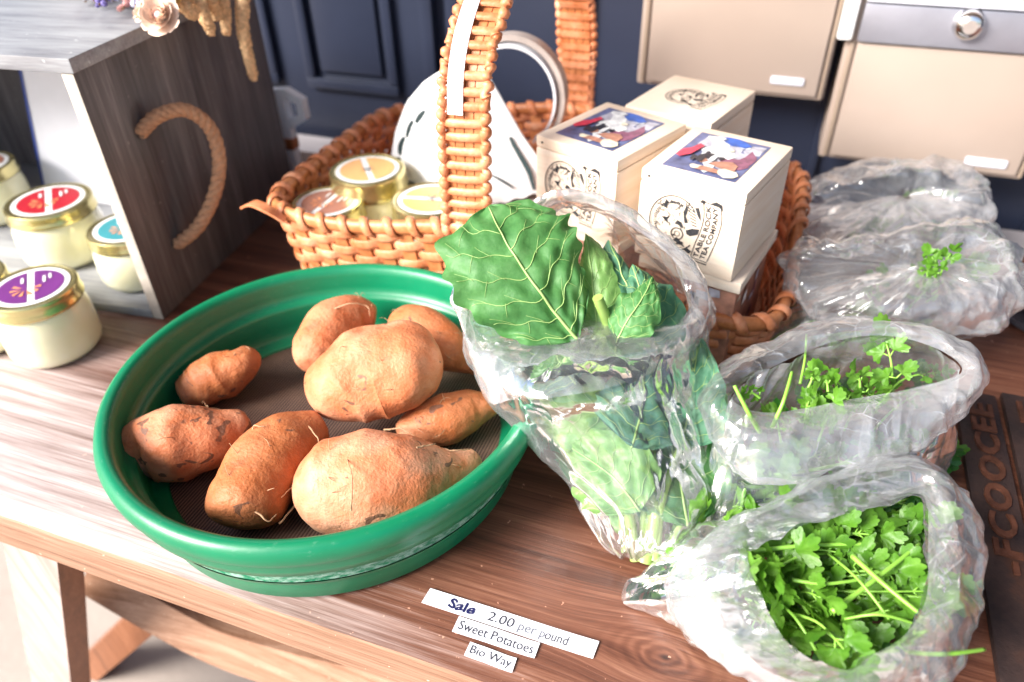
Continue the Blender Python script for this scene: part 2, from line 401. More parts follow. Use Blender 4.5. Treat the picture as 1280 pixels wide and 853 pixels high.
def film_mat(name, base=.14, streak=.5, edge=.45, sc_=26, seed=0., white=(.86,.89,.95), lo=.60, hi=.80):
    m = NT(name)
    v = m.coord((1,1,1), loc=(seed, seed*1.3, 0), rot=(.4, .3, seed))
    r1 = m.noise(m.coord((1, 2.4, 1), loc=(seed, 0, seed), rot=(.2,.5,seed)), sc_, 5, .6, .9, 'RIDGED_MULTIFRACTAL')
    n2 = m.noise(v, sc_*.8, 3, .55, .4)
    r2 = m.noise(m.coord((2.6, 1, 1), loc=(0, seed, seed), rot=(.2,.1,seed*2.1)), sc_*1.6, 4, .6, 1.4, 'RIDGED_MULTIFRACTAL')
    n1 = m.math('MULTIPLY', m.ramp(r1, [(lo, 0.), (hi, 1.)]), m.ramp(n2, [(.38, 0.), (.62, 1.)]))
    n3 = m.math('MULTIPLY', m.ramp(r2, [(lo+.1, 0.), (hi+.1, 1.)]), .7)
    wv_ = m.n('VectorMath', _operation='ADD', i0=v, i1=m.n('VectorMath', _operation='SCALE', i0=m.n('TexNoise', Vector=v, Scale=22.).outputs['Color'], Scale=.03).outputs[0])
    ve = m.n('TexVoronoi', _feature='DISTANCE_TO_EDGE', Vector=wv_.outputs[0], Scale=sc_*2.2)
    ve2 = m.n('TexVoronoi', _feature='DISTANCE_TO_EDGE', Vector=m.coord((1.0, 2.2, .8), loc=(seed, 2, seed), rot=(.7,.2,seed*1.7)), Randomness=1., Scale=sc_*1.05)
    c1 = m.ramp(ve.outputs['Distance'], [(.0, 1.), (.03, 0.)]); c2 = m.ramp(ve2.outputs['Distance'], [(.0, 1.), (.014, 0.)])
    cm = m.ramp(m.noise(v, sc_*1.3, 2), [(.56, 0.), (.68, .22)])
    cm2 = m.ramp(m.noise(v, sc_*1.9, 2), [(.50, 0.), (.66, .28)])
    cr = m.math('MAXIMUM', m.math('MULTIPLY', c1, cm), m.math('MULTIPLY', c2, cm2))
    lines = m.math('MAXIMUM', m.math('MAXIMUM', n1, n3), cr)
    haze = m.ramp(m.noise(v, sc_*.33, 2), [(.42, 0.), (.66, 1.)])
    f = m.math('ADD', base, m.math('MULTIPLY', lines, streak))
    f = m.math('ADD', f, m.math('MULTIPLY', haze, streak*.22))
    lw = m.n('LayerWeight', Blend=.35)
    f = m.math('ADD', f, m.math('MULTIPLY', m.math('POWER', lw.outputs['Facing'], 2.2), edge), clamp=True)
    h = m.math('ADD', m.math('MULTIPLY', r1, .5), m.math('ADD', m.math('MULTIPLY', r2, .3), m.math('MULTIPLY', n2, 1.0)))
    h = m.math('ADD', h, m.math('ADD', m.math('MULTIPLY', m.math('MINIMUM', ve.outputs['Distance'], .25), -.7), m.math('MULTIPLY', m.math('MINIMUM', ve2.outputs['Distance'], .25), -1.8)))
    bmp = m.bump(h, .75, .0034)
    bs = m.bsdf(white, .22, bmp, surface=False, Specular_IOR_Level=.9)
    gl = m.n('BsdfGlossy', Color=(1,1,1,1), Roughness=.13); m.link(bmp, gl.inputs['Normal'])
    tr = m.n('BsdfTransparent', Color=(.985,.99,.995,1))
    fr = m.n('Fresnel', IOR=1.5); m.link(bmp, fr.inputs['Normal'])
    g2 = m.n('MixShader', Fac=m.math('MINIMUM', m.math('MULTIPLY', fr.outputs[0], 2.6), .85)); m.link(tr.outputs[0], g2.inputs[1]); m.link(gl.outputs[0], g2.inputs[2])
    tl = m.n('BsdfTranslucent', Color=(*white, 1))
    wb = m.n('MixShader', Fac=.35); m.link(bs.outputs[0], wb.inputs[1]); m.link(tl.outputs[0], wb.inputs[2])
    mx = m.n('MixShader', Fac=f); m.link(g2.outputs[0], mx.inputs[1]); m.link(wb.outputs[0], mx.inputs[2])
    m.link(mx.outputs[0], m.out.inputs[0]); return m.m

# ---------------------------------------------------------------- ground, table, wall
g = MB(); g.add([(-40,-40,-.75),(40,-40,-.75),(40,40,-.75),(-40,40,-.75)], [(0,1,2,3)])
tag(g.build('ground', M['concrete'], smooth=False), None, None, kind='structure')

table = thing('wooden_table', 'long varnished wooden trestle table carrying all the produce, glare painted at its left end', 'table', (-.1, .6, -.75))
TB0, TB1 = .240, .985
b = MB()
bm = bmesh.new()
xs = [-2.0+i*.02 for i in range(int(3.4/.02)+1)]
# top with a slightly uneven worn front edge
prof = [(0, -.046), (0, -.004), (.0015, -.001), (.005, 0)]
vs = []; fs = []
for i, x in enumerate(xs):
    w = .0012*nz((x, 0, 0), 9)+.0012*nz((x, 3, 0), 45)
    for (dy, z) in prof: vs.append((x, TB0+dy+(w if z > -.01 else w*.3), z+(abs(w)*-.4 if z > -.0005 else 0)))
    vs.append((x, TB1, 0)); vs.append((x, TB1, -.046))
k = 6
for i in range(len(xs)-1):
    for j in range(k-1): fs.append((i*k+j, (i+1)*k+j, (i+1)*k+j+1, i*k+j+1))
b.add(vs, fs)
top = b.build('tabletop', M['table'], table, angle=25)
top.data.materials.append(M['table_side'])
for p in top.data.polygons:
    if p.normal.y < -.6: p.material_index = 1
# legs: splayed trestle
def beam(mb, p0, p1, w, d, side=(0,1,0)):
    p0, p1 = Vector(p0), Vector(p1)
    mb.sweep([p0, p1], [(-w/2,-d/2),(w/2,-d/2),(w/2,d/2),(-w/2,d/2)], ups=Vector(side))
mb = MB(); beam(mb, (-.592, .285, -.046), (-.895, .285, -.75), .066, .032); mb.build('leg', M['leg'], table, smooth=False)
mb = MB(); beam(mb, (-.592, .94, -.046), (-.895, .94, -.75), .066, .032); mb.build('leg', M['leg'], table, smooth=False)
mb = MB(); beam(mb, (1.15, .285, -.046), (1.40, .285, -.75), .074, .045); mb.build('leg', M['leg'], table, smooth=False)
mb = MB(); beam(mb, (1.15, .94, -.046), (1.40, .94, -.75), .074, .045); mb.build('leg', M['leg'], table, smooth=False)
mb = MB(); a0 = at_y(182, 772, .40); a1 = at_y(95, 850, .40); dirv = (a1-a0)
beam(mb, a0-dirv*.4, a0+dirv*3.1, .045, .04); mb.build('brace', M['leg'], table, smooth=False)
mb = MB()
pth = [at_y(120, 708, .36), at_y(200, 755, .36), at_y(290, 800, .36), at_y(420, 838, .36), at_y(560, 866, .36), at_y(760, 900, .36), at_y(1000, 935, .36)]
mb.sweep(catmull(pth, 40), [(-.02,-.03),(.02,-.03),(.02,.03),(-.02,.03)], ups=Vector((0,.3,1)))
mb.build('stretcher', M['table_side'], table, angle=30)

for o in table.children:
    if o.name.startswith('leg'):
        o.data.materials.append(M['leg_lit'])
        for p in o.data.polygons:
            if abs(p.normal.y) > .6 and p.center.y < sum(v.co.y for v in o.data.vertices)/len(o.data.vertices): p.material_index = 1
WY = 1.135
wall = thing('navy_panelled_wall', 'dark navy painted wall with recessed panels behind the table', 'wall', (0, WY, -.75))
mb = MB(); mb.box((-1.35, WY, -.75), (2.2, WY+.08, 2.0)); 
mb.build('wall_face', M['navy'], wall, smooth=False)
def panel(x0, x1, z0, z1, w=.018, d=.012):
    p = MB()
    y = WY-.0005
    for (a, b_) in (((x0,z0),(x1,z0+w)), ((x0,z1-w),(x1,z1)), ((x0,z0+w+.0005),(x0+w,z1-w-.0005)), ((x1-w,z0+w+.0005),(x1,z1-w-.0005))):
        p.box((a[0], y-d, a[1]), (b_[0], y, b_[1]), .004)
    p.box((x0+w+.012, y-d*.6, z0+w+.012), (x1-w-.012, y, z1-w-.012), .004)
    p.build('door_panel', M['navy'], wall, angle=30)
panel(-.80, -.62, .055, .62); panel(-1.05, -.86, .055, .62)
for x in (-.565, -.52): 
    p = MB(); p.box((x, WY-.02, -.75), (x+.022, WY-.0005, 2.0), .004); p.build('moulding', M['navy'], wall, angle=30)
for x in (-.30, -.10, .05, .20, .35, .5):
    p = MB(); p.box((x, WY-.010, -.75), (x+.012, WY-.0005, 2.0), .003); p.build('batten', M['navy'], wall, angle=30)
p = MB(); p.box((-1.35, WY-.11, -.012-.05), (2.2, WY-.022, -.05+.02), .004); tag(p.build('pale_ledge', M['ledge'], None, angle=30), 'pale painted ledge running along the foot of the navy wall behind table', 'ledge')

# unseen roof, added to block sky light from above
p = MB(); p.box((-1.3, -.25, 1.55), (2.3, 1.4, 1.65)); tag(p.build('sky_blocker_roof', M['concrete'], None, smooth=False), 'unseen flat roof added to block sky light over the table and wall', 'roof')
p = MB(); p.box((2.2, -.6, -.75), (2.3, WY-.001, 1.55)); tag(p.build('right_light_blocker', M['navy'], None, smooth=False), 'unseen navy end wall added to block light from the right', 'wall')  # unseen wall, added to keep light out on the right

# ---------------------------------------------------------------- mailboxes
MY = 1.05
def mailbox(label, x0, x1, z0, ztop, plate, strip_z=None, lockx=None):
    t = thing('mailbox', label, 'mailbox', ((x0+x1)/2, MY, z0), group='beige mailboxes on the navy wall')
    b = MB(); b.box((x0, MY, z0), (x1, WY-.0005, ztop), .004); b.build('box_body', M['beige'], t, angle=35)
    d = MB(); dt = (strip_z-.002) if strip_z else ztop-.01
    d.box((x0+.014, MY-.006, z0+.006), (x1-.010, MY-.0005, dt), .003); d.build('front_door', M['beige'], t, angle=35)
    e = MB(); e.box((x0+.006, MY-.004, z0+.004), (x0+.011, MY-.0003, dt), .001); e.build('edge_strip', M['beige_edge'], t, angle=35)
    e = MB(); e.box((x1-.007, MY-.004, z0+.004), (x1-.003, MY-.0003, dt), .001); e.build('edge_strip', M['beige_edge'], t, angle=35)
    q = MB(); px, pz, pw, ph = plate; q.box((px-pw/2, MY-.009, pz-ph/2), (px+pw/2, MY-.0062, pz+ph/2), .002); q.build('name_plate', M['plate'], t, angle=35)
    if strip_z:
        s = MB(); s.box((x0+.012, MY-.012, strip_z), (x1+.02, MY-.0005, strip_z+.045), .003); s.build('steel_flap', M['steel'], t, angle=35)
        s = MB(); s.box((x0-.012, MY-.014, strip_z+.001), (x0+.006, MY-.0005, strip_z+.16), .004); s.build('white_bracket', M['lidwhite'], t, angle=35)
        s = MB(); s.box((x0+.012, MY-.016, strip_z+.047), (x1+.02, MY-.0005, strip_z+.056), .002); s.build('flap_lip', M['plate'], t, angle=35)
        c = Vector((lockx, MY-.012, strip_z+.029))
        s = MB(); s.lathe([(0,.014),(.010,.014),(.0145,.011),(.0165,.006),(.0175,0),(.0,0)], k=40); s.xf(Matrix.Translation(c) @ Matrix.Rotation(R3(90), 4, 'X'))
        lk = s.build('lock', M['chrome'], t)
        s = MB(); s.lathe([(0,.0005),(.0075,.0005),(.0075,-.001),(0,-.001)], k=32); s.xf(Matrix.Translation(c+Vector((0,-.0145,0))) @ Matrix.Rotation(R3(90), 4, 'X'))
        s.build('keyhole_disc', M['hoop'], lk)
    return t
a_ = at_y(795, 108, MY); b_ = at_y(1029, 123, MY)
pc = at_y(984, 101, MY-.006)
mailbox('beige metal mailbox without lock on navy wall above the rear tea box', a_.x, b_.x, (a_.z+b_.z)/2, .62, (pc.x, pc.z, .042, .010))
a_ = at_y(1022, 195, MY); b_ = at_y(1277, 226, MY); pc = at_y(1232, 203, MY-.006); s_ = at_y(1069, 52, MY-.01); l_ = at_y(1211, 30, MY-.012)
mailbox('beige metal mailbox with steel flap and round chrome lock above the bags', a_.x, b_.x, (a_.z+b_.z)/2, .62, (pc.x, pc.z, .048, .011), s_.z, l_.x)

# ---------------------------------------------------------------- green sieve bowl
BX, BY = -.324, .406
bowl = thing('garden_sieve', 'round green plastic garden sieve with wire mesh bottom holding sweet potatoes', 'sieve', (BX, BY, 0))
Rr = .1735
outer = [(.1445,.0205),(.1405,.0040),(.1440,.0005),(.1500,.0015),(.1535,.006),(.1545,.022),(.1560,.028),(.1600,.031),(.1610,.0345)]
band = [(.1604,.0350),(.1598,.0380),(.1602,.0480),(.1612,.0515)]
lip = [(.1614,.0520),(.1660,.0535),(.1700,.0560),(.1722,.0640),(.1722,.0690),(.1735,.0715),(.1755,.0760),(.1758,.0830),(.1740,.0880),(.1700,.0910),(.1655,.0905),(.1625,.0875),(.1612,.0820),
       (.1600,.0700),(.1588,.0640),(.1560,.0610),(.1535,.0595),(.1525,.0560),(.1515,.0400),(.1500,.0300),(.1470,.0265),(.1400,.0245),(.1385,.0225),(.1385,.0205)]
wob = lambda a: .006*math.sin(2*a+.6)+.003*math.sin(3*a)
outer, band, lip = [[(r*1.055, z) for r, z in q] for q in (outer, band, lip)]
MBb = MB(); MBb.lathe(outer, (BX,BY,0), 144, wob); MBb.build('lower_ring', M['green'], bowl, angle=60)
MBb = MB(); MBb.lathe(band, (BX,BY,0), 144, wob); MBb.build('scuffed_band', M['green_worn'], bowl, angle=60)
MBb = MB(); MBb.lathe(lip, (BX,BY,0), 144, wob); MBb.build('rim', M['green'], bowl, angle=60)
s = MB(); k = 96
ringpts = [(.0,)]; 
for r in (.0, .05, .1, .139):
    pass
s.add([(BX,BY,.0195)]+[(BX+.1485*math.cos(2*math.pi*j/k), BY+.1485*math.sin(2*math.pi*j/k), .0215) for j in range(k)], [(0, 1+j, 1+(j+1) % k) for j in range(k)])
s.build('mesh_floor', M['sieve'], bowl)

# ---------------------------------------------------------------- sweet potatoes
def potato(label, spine, rads, mat, seed=0, lump=.10, flat=1.0, roots=(), nub=None, squash=(1,1)):
    """spine: 3D points; rads: radii (m)."""
    n = 72; k = 64
    P = catmull(spine, n)
    rr = np.interp(np.linspace(0, 1, n), np.linspace(0, 1, len(rads)), rads)
    # smooth the radii
    for _ in range(5): rr[1:-1] = (rr[:-2]+2*rr[1:-1]+rr[2:])/4
    c = sum(P, Vector())/n
    t = thing('sweet_potato', label, 'sweet potato', (c.x, c.y, min(p.z for p in P)-max(rads)*.9), group='sweet potatoes in the green sieve')
    mb = MB(); vs = []
    for i in range(n):
        tg = (P[min(i+1, n-1)]-P[max(i-1, 0)]).normalized()
        u = Vector((0,0,1)); u = (u-tg*u.dot(tg)).normalized(); s = tg.cross(u)
        e = i/(n-1)
        r = rr[i]*1.0
        rg = .16 if (rads[0] if e < .5 else rads[-1]) > .0145 else .05
        endf = min(1, math.sqrt(max(0, 1-(1-min(e, 1-e)/rg)**2))) if min(e, 1-e) < rg else 1
        r = max(r*endf, .0004)
        for j in range(k):
            a = 2*math.pi*j/k
            d = s*math.cos(a)*squash[0]+u*math.sin(a)*squash[1]
            q = P[i]+d*r
            f = 1+lump*1.6*nz(q, 22, seed)+lump*.6*nz(q, 55, seed+3)
            rid = abs(nz((q.x*.4*60, q.y*.4*60, q.z*60), 1, seed+9))
            f -= .012*max(0, .25-rid)*4*(.4+.6*max(0, nz(q, 18, seed+5)))
            vs.append(P[i]+d*r*f + Vector((nz(q, 160, seed), nz(q, 160, seed+1), nz(q, 160, seed+2)))*.00045)
    fs = [(i*k+j, i*k+(j+1) % k, (i+1)*k+(j+1) % k, (i+1)*k+j) for i in range(n-1) for j in range(k)]
    fs.append(tuple(range(k))[::-1]); fs.append(tuple((n-1)*k+j for j in range(k)))
    mb.add(vs, fs)
    # rest on the sieve floor
    zmin = min(v.z for v in mb.v)
    body = mb.build('potato_body', mat, t, angle=180)
    rr_ = random.Random(seed)
    for q_ in range(5):
        i = rr_.randrange(6, n-6); a = rr_.uniform(.2, 2.9); c_ = mb.v[i*k+int(a/(2*math.pi)*k)]; d0 = (c_-P[i]).normalized()
        w_ = Vector((rr_.uniform(-1,1), rr_.uniform(-1,1), rr_.uniform(-.2,.5)))*.009
        q = MB(); pts = catmull([c_-d0*.001, c_+d0*.003+w_*.3, c_+d0*.004+w_*.8, c_+d0*.001+w_*1.3], 12)
        q.tube(pts, [.00038*(1-.7*j/11) for j in range(12)], 5); q.build('rootlet', M['root'], t)
    for rt in roots:
        q = MB(); pts = catmull([at(*p) if len(p) == 3 and p[0] > 2 else Vector(p) for p in rt], 26)
        pts = [p_+Vector((nz(p_, 200, seed), nz(p_, 200, seed+4), nz(p_, 200, seed+8)))*.001 for p_ in pts]
        q.tube(pts, [.0008*(1-.6*i/25) for i in range(26)], 6); q.build('rootlet', M['root'], t)
    return t
M['root'] = simple('root_hair', (.42,.25,.14), .7, .3, 300, 0)
PM = [potato_mat('sweet_potato_skin_%s' % s_, *a) for s_, a in dict(orange=(.65,.15,.25), spotted=(.15,1.1,.75), bright=(.7,.1,.15), pale=(.0,.15,.9), big=(.2,.25,.55), rosy=(.1,.1,.45), dull=(.55,.3,.2), russet=(.6,.2,.25)).items()]  # each potato has its own skin tone
def sp(*pts): return [at(*p) for p in pts]
potato('small dark orange sweet potato with blunt knob end, top left inside the sieve', sp((222,493,.042),(250,482,.044),(280,468,.05),(302,455,.058),(314,440,.062)), [.009,.021,.0245,.018,.010], PM[0], 1, .10)
potato('pinkish dusty sweet potato with grey spots and scarred end, leftmost in the sieve', sp((150,578,.050),(180,562,.050),(225,553,.051),(270,545,.051),(312,525,.054)), [.014,.027,.033,.026,.010], PM[1], 2, .07,
       roots=[[(312,548,.075),(318,533,.085),(330,533,.088)]])
potato('smooth bright orange sweet potato with root hairs, nearest the front rim', sp((296,655,.046),(305,630,.050),(330,590,.053),(365,555,.056),(405,535,.054)), [.022,.030,.033,.029,.014], PM[2], 3, .06,
       roots=[[(350,655,.04),(372,625,.05),(372,605,.058),(352,622,.062)], [(320,640,.075),(335,652,.07),(345,643,.068)], [(375,520,.07),(395,545,.08),(398,552,.08)]])
potato('largest pale dusty sweet potato with small knob, lower middle of the sieve', sp((370,602,.056),(400,605,.055),(460,605,.055),(520,598,.053),(568,588,.050),(596,573,.048)), [.009,.036,.043,.036,.017,.0088], PM[3], 4, .05,
       roots=[[(545,560,.065),(570,563,.07),(588,562,.065)], [(438,640,.08),(440,600,.098),(430,560,.09)], [(520,560,.09),(545,555,.085)]])
potato('big lumpy sweet potato with cracked knob, heaped in the centre of the sieve', sp((395,515,.066),(425,488,.074),(465,465,.082),(510,455,.086),(545,450,.080)), [.015,.034,.042,.040,.022], PM[4], 5, .10, squash=(1.1,.95))
potato('rosy round sweet potato with curved root hair, behind the centre potato at left', sp((388,460,.050),(395,440,.055),(415,412,.062),(445,398,.062),(470,400,.058)), [.010,.024,.029,.024,.012], PM[5], 6, .05,
       roots=[[(410,390,.085),(435,380,.095),(458,383,.09),(462,395,.085)]])
potato('tapered sweet potato pointing right behind the centre potato', sp((495,400,.064),(525,415,.066),(555,435,.060),(582,450,.050),(603,462,.044)), [.018,.026,.0235,.014,.006], PM[6], 7, .06,
       roots=[[(595,462,.046),(602,470,.035),(609,481,.028)]])
potato('slim brownish sweet potato with pointed ends, right of the centre one', sp((497,545,.040),(525,534,.042),(560,524,.044),(590,512,.045),(624,505,.048)), [.008,.0195,.0235,.019,.006], PM[7], 8, .05,
       roots=[[(480,538,.05),(500,536,.06),(518,545,.06)]])

# ---------------------------------------------------------------- paper price labels
def strip(label, corners, name='paper_label'):
    P = [at(*c, .0012) for c in corners]
    c = sum(P, Vector())/4
    t = thing(name, label, 'paper label', (c.x, c.y, .0), group='cut paper price strips on the table')
    mb = MB(); n = 24
    vs = []
    for i in range(n+1):
        e = i/n; a = P[0].lerp(P[1], e); b = P[3].lerp(P[2], e)
        lift = .0006*math.sin(e*5)+.0008*(e*2-1)**4
        for q in (a, b): vs.append(q+Vector((0,0,lift)))
        for q in (a, b): vs.append(q+Vector((0,0,lift-.0003)))
    fs = []
    for i in range(n):
        o = i*4; o2 = o+4
        fs += [(o+1, o2+1, o2, o), (o+2, o2+2, o2+3, o+3), (o, o2, o2+2, o+2), (o+1, o+3, o2+3, o2+1)]
    fs += [(0,2,3,1), (n*4, n*4+1, n*4+3, n*4+2)]
    mb.add(vs, fs); mb.build('paper', M['paper'], t, smooth=False)
    return t, P
def write(t, P, s, u0, u1, vbase, hfrac, mat, name='lettering', shear=0., bold=0., jitter=0.):
    L = (P[1]-P[0]); H = (P[0]-P[3])
    vs, fs = text_mesh(s, 1., bold=bold, shear=shear)
    xs_ = [v.x for v in vs]; x0, x1 = min(xs_), max(xs_)
    mb = MB(); out = []
    for v in vs:
        u = u0+(u1-u0)*(v.x-x0)/(x1-x0); w = vbase+v.y*hfrac
        if jitter: w += jitter*math.sin(u*90)
        lift = .0006*math.sin(u*5)+.0008*(u*2-1)**4
        out.append(P[3]+L*u+H*w+Vector((0,0,lift+.00035)))
    mb.add(out, fs); return mb.build(name, mat, t, smooth=False)
t, P = strip('longest white paper strip reading Sale 2.00 per pound, top of three', [(538,736),(749,802),(741,823.5),(527,754)])
write(t, P, 'Sale', .145, .305, .22, .82, M['pen'], bold=.03, jitter=.04)
write(t, P, '2.00', .385, .535, .20, .80, M['ink'])
write(t, P, 'per', .565, .665, .20, .80, M['ink_faint'])
write(t, P, 'p', .688, .715, .20, .80, M['ink_faint']); write(t, P, 'ound', .718, .845, .20, .80, M['ink'])
t, P = strip('middle white paper strip reading Sweet Potatoes, on the dark tabletop', [(574,771),(675,804),(668,823),(565,790)])
write(t, P, 'Sweet Potatoes', .045, .955, .25, .80, M['ink'])
t, P = strip('shortest white paper strip reading Bio Way, near the table edge', [(588,803),(646,823),(640,841),(580,820)])
write(t, P, 'Bio Way', .07, .94, .28, .80, M['ink'])

# ---------------------------------------------------------------- grey crate
CR = at(205, 400, 0)
crate = thing('wooden_crate', 'dark grey stained wooden crate standing open with a rope handle on its side', 'crate', (CR.x, CR.y, 0), R3(6.5))
def cbox(name, lo, hi, mat, bev=.0015):
    b = MB(); b.box(lo, hi, bev); return b.build(name, mat, crate, local=True, angle=30)
sp_ = cbox('side_panel', (-.0135, 0, .0), (0, .335, .281), M['crate'])
sp_.data.materials.append(M['crate_edge'])
for p in sp_.data.polygons:
    if p.normal.y < -.9: p.material_index = 1
cbox('top_board', (-.58, -.002, .2815), (.003, .337, .2955), M['crate_top'])
cbox('bottom_board', (-.566, 0, .0), (-.014, .32, .0115), M['crate_top'])
cbox('back_panel', (-.566, .3205, .0), (-.014, .335, .281), M['crate'])
cbox('side_panel', (-.58, 0, .0), (-.5665, .335, .281), M['crate'])
rp = [at_x(175,166,-.6315), at_x(198,145,-.617), at_x(232,138,-.600), at_x(262,160,-.588), at_x(274,200,-.583), at_x(268,243,-.590), at_x(248,283,-.606), at_x(221,306,-.6305)]
inv = (Matrix.Translation(crate.location) @ Matrix.Rotation(R3(6.5), 4, 'Z')).inverted()
rp = catmull(rp, 120)
L = sum((rp[i+1]-rp[i]).length for i in range(119))
rmb = MB()
for s3 in range(3):
    q = []
    for i, p_ in enumerate(rp):
        tg = (rp[min(i+1,119)]-rp[max(i-1,0)]).normalized(); u = (Vector((1,0,0))-tg*tg.x).normalized(); v_ = tg.cross(u)
        a = 2*math.pi*(s3/3+i/119*L/.026)
        q.append(p_+(u*math.cos(a)+v_*math.sin(a))*.0036)
    rmb.tube(q, .0044, 8)
rmb.xf(inv); rmb.build('rope_handle', M['rope'], crate, local=True)

# card inside the crate
cd = thing('printed_card', 'large white printed card with blue edge standing inside the grey crate', 'card', (-.93, .74, .012))
mb = MB(); z0 = .0125
A = at_y(52, 262, .70); B = at_y(60, 92, .73); 
x0 = -.985
mb.add([(x0, .700, z0),(x0+.27, .735, z0),(x0+.285, .765, .20),(x0+.012, .735, .20)], [(0,1,2,3)])
mb.add([(x0, .7025, z0),(x0+.27, .7375, z0),(x0+.285, .7675, .20),(x0+.012, .7375, .20)], [(3,2,1,0)])
mb.f += [(0,4,5,1),(1,5,6,2),(2,6,7,3),(3,7,4,0)]
mb.build('card_sheet', M['paper'], cd, smooth=False)
mb = MB(); mb.add([(x0-.001, .6990, z0),(x0+.003, .6990, z0),(x0+.015, .7335, .2005),(x0+.011, .7335, .2005)], [(0,1,2,3)]); mb.build('blue_border', simple('blue_border_print', (.03,.07,.35), .5), cd, smooth=False)
mb = MB(); 
for i in range(16):
    c = Vector((x0+.05+random.random()*.09, 0, .11+random.random()*.06)); c.y = .7345-.0014+ (c.z-z0)*.186-.033+ (c.x-x0)*.13
    mb.add([c+Vector((.007*math.cos(a)*random.uniform(.5,1), .0009*math.cos(a), .009*math.sin(a)*random.uniform(.5,1))) for a in [j*math.pi/4 for j in range(8)]], [tuple(range(8))])
mb.build('pale_print', simple('pale_botanical_print', (.58,.64,.55), .6, .3, 80), cd, smooth=False)

# ---------------------------------------------------------------- candle jars
def make_jar(color):
    t = thing('candle_jar', '', 'jar', (0,0,0))
    b = MB(); b.lathe([(0,.0015),(.030,.0006),(.0365,.002),(.0405,.007),(.0420,.014),(.0422,.030),(.0415,.046),(.0392,.056),(.0372,.0605),(.0368,.066),(0,.066)], k=64); b.build('glass_jar', M['wax'], t, local=True)
    b = MB(); b.lathe([(.0385,.0615),(.0408,.0600),(.0414,.0612),(.0414,.0635),(.0405,.0655),(.0402,.0715),(.0404,.0745),(.0396,.0762),(.0376,.0768),(.0362,.0758),(.0350,.0756),(0,.0756)], k=72)
    lid = b.build('lid', M['gold'], t, local=True)
    b = MB(); b.disc((0,0,.0760), .0335, 64); b.build('label_disc', M['lidwhite'], lid, local=True, smooth=False)
    b = MB()
    # coloured halves either side of a white bar
    for sgn in (1, -1):
        pts = []
        a0 = math.asin(.0032/.0285)
        for j in range(33):
            a = a0+(math.pi-2*a0)*j/32
            pts.append((.0285*math.cos(a), sgn*.0285*math.sin(a), .0764))
        b.add(pts, [tuple(range(33)) if sgn > 0 else tuple(range(33))[::-1]])
    b.build('label_colour', M['lid_'+color], lid, local=True, smooth=False)
    b = MB()
    if color in ('orange',):
        for j in range(6):
            a = j*math.pi/3; b.add([(0,-.001,.0768),(.010*math.cos(a),.010*math.sin(a),.0768),(.003*math.cos(a+.5),.003*math.sin(a+.5),.0768)], [(0,1,2)])
        b.build('label_print', M['lid_star'], lid, local=True, smooth=False)
    else:
        for j in range(7):
            a = -2.2+j*.62; c, s_ = math.cos(a), math.sin(a)
            b.add([(.003*c+.003, .003*s_-.004,.0768+j*.00002),(.013*c-.0018*s_+.003,.013*s_+.0018*c-.004,.0768+j*.00002),(.013*c+.0018*s_+.003,.013*s_-.0018*c-.004,.0768+j*.00002)], [(0,2,1)])
        b.build('label_print', M['lid_accent'], lid, local=True, smooth=False)
        b = MB()
        for (x, y, w) in ((-.014,.0105,.012), (-.016,.0155,.009), (-.018,-.008,.010)):
            b.add([(x,y,.0770),(x+w,y,.0770),(x+w,y+.0024,.0770),(x,y+.0024,.0770)], [(0,1,2,3)])
        b.build('label_text_bars', M['lidwhite'], lid, local=True, smooth=False)  # white bars in place of the small printed words
    return t
def place_jar(color, px, py, ztop, z0, label, scale=1., rz=0, tilt=(0,0)):
    p = at(px, py, ztop); t = make_jar(color)
    t.location = (p.x, p.y, z0); t.rotation_euler = (tilt[0], tilt[1], rz); s_ = (ztop-z0)/.0765
    t.scale = (scale, scale, s_); t['label'] = label; t['group'] = 'glass candle jars with gold lids'; return t
place_jar('purple', 38, 358, .080, 0, 'candle jar with purple lid label standing in front of the crate', 1.12, -.75)
place_jar('red', 60, 250, .0885, .012, 'candle jar with red lid label standing inside the grey crate', 1.24, -.75)
place_jar('teal', 158, 283, .0800, .012, 'candle jar with teal lid label half hidden behind the crate side', 1.10, -.75)
place_jar('brown', -28, 205, .0885, .012, 'candle jar cut off by the left edge inside the crate, behind the red one', 1.1, .3)
place_jar('teal', -52, 348, .0800, .0, 'candle jar only just entering the left edge between red and purple ones', 1.1, .3)

# ---------------------------------------------------------------- wicker basket
KX, KY, AX, AY = -.242, .760, .281, .170
basket = thing('wicker_basket', 'large rectangular orange wicker basket with tall arched handle behind the sieve', 'basket', (KX, KY, 0))
def sup(th, ax, ay, n=7):
    c, s = math.cos(th), math.sin(th)
    return Vector((ax*math.copysign(abs(c)**(2/n), c), ay*math.copysign(abs(s)**(2/n), s), 0))
# even arc-length parameter around the superellipse
def loop(ax, ay, n, N=7):
    raw = [sup(2*math.pi*i/2000, ax, ay, N) for i in range(2000)]
    ds = [0]
    for i in range(2000): ds.append(ds[-1]+(raw[(i+1) % 2000]-raw[i]).length)
    tot = ds[-1]; out = []; j = 0
    for i in range(n):
        d = tot*i/n
        while ds[j+1] < d: j += 1
        f = (d-ds[j])/(ds[j+1]-ds[j]); out.append(raw[j].lerp(raw[(j+1) % 2000], f))
    return out, tot
def rimz(x, y):
    hx = -.265-KX
    g = math.exp(-((x-hx)/.10)**2)*(1 if abs(y) > .1 else 0)
    return .118+.022*g-.030*max(0, x/AX)*(y < 0)*1.0 - .012*max(0, x/AX)
NS = 62
rimloop, tot = loop(AX, AY, NS*8)
botloop, _ = loop(AX*.93, AY*.90, NS*8)
N8 = NS*8
rimZ = [rimz(p.x, p.y) for p in rimloop]
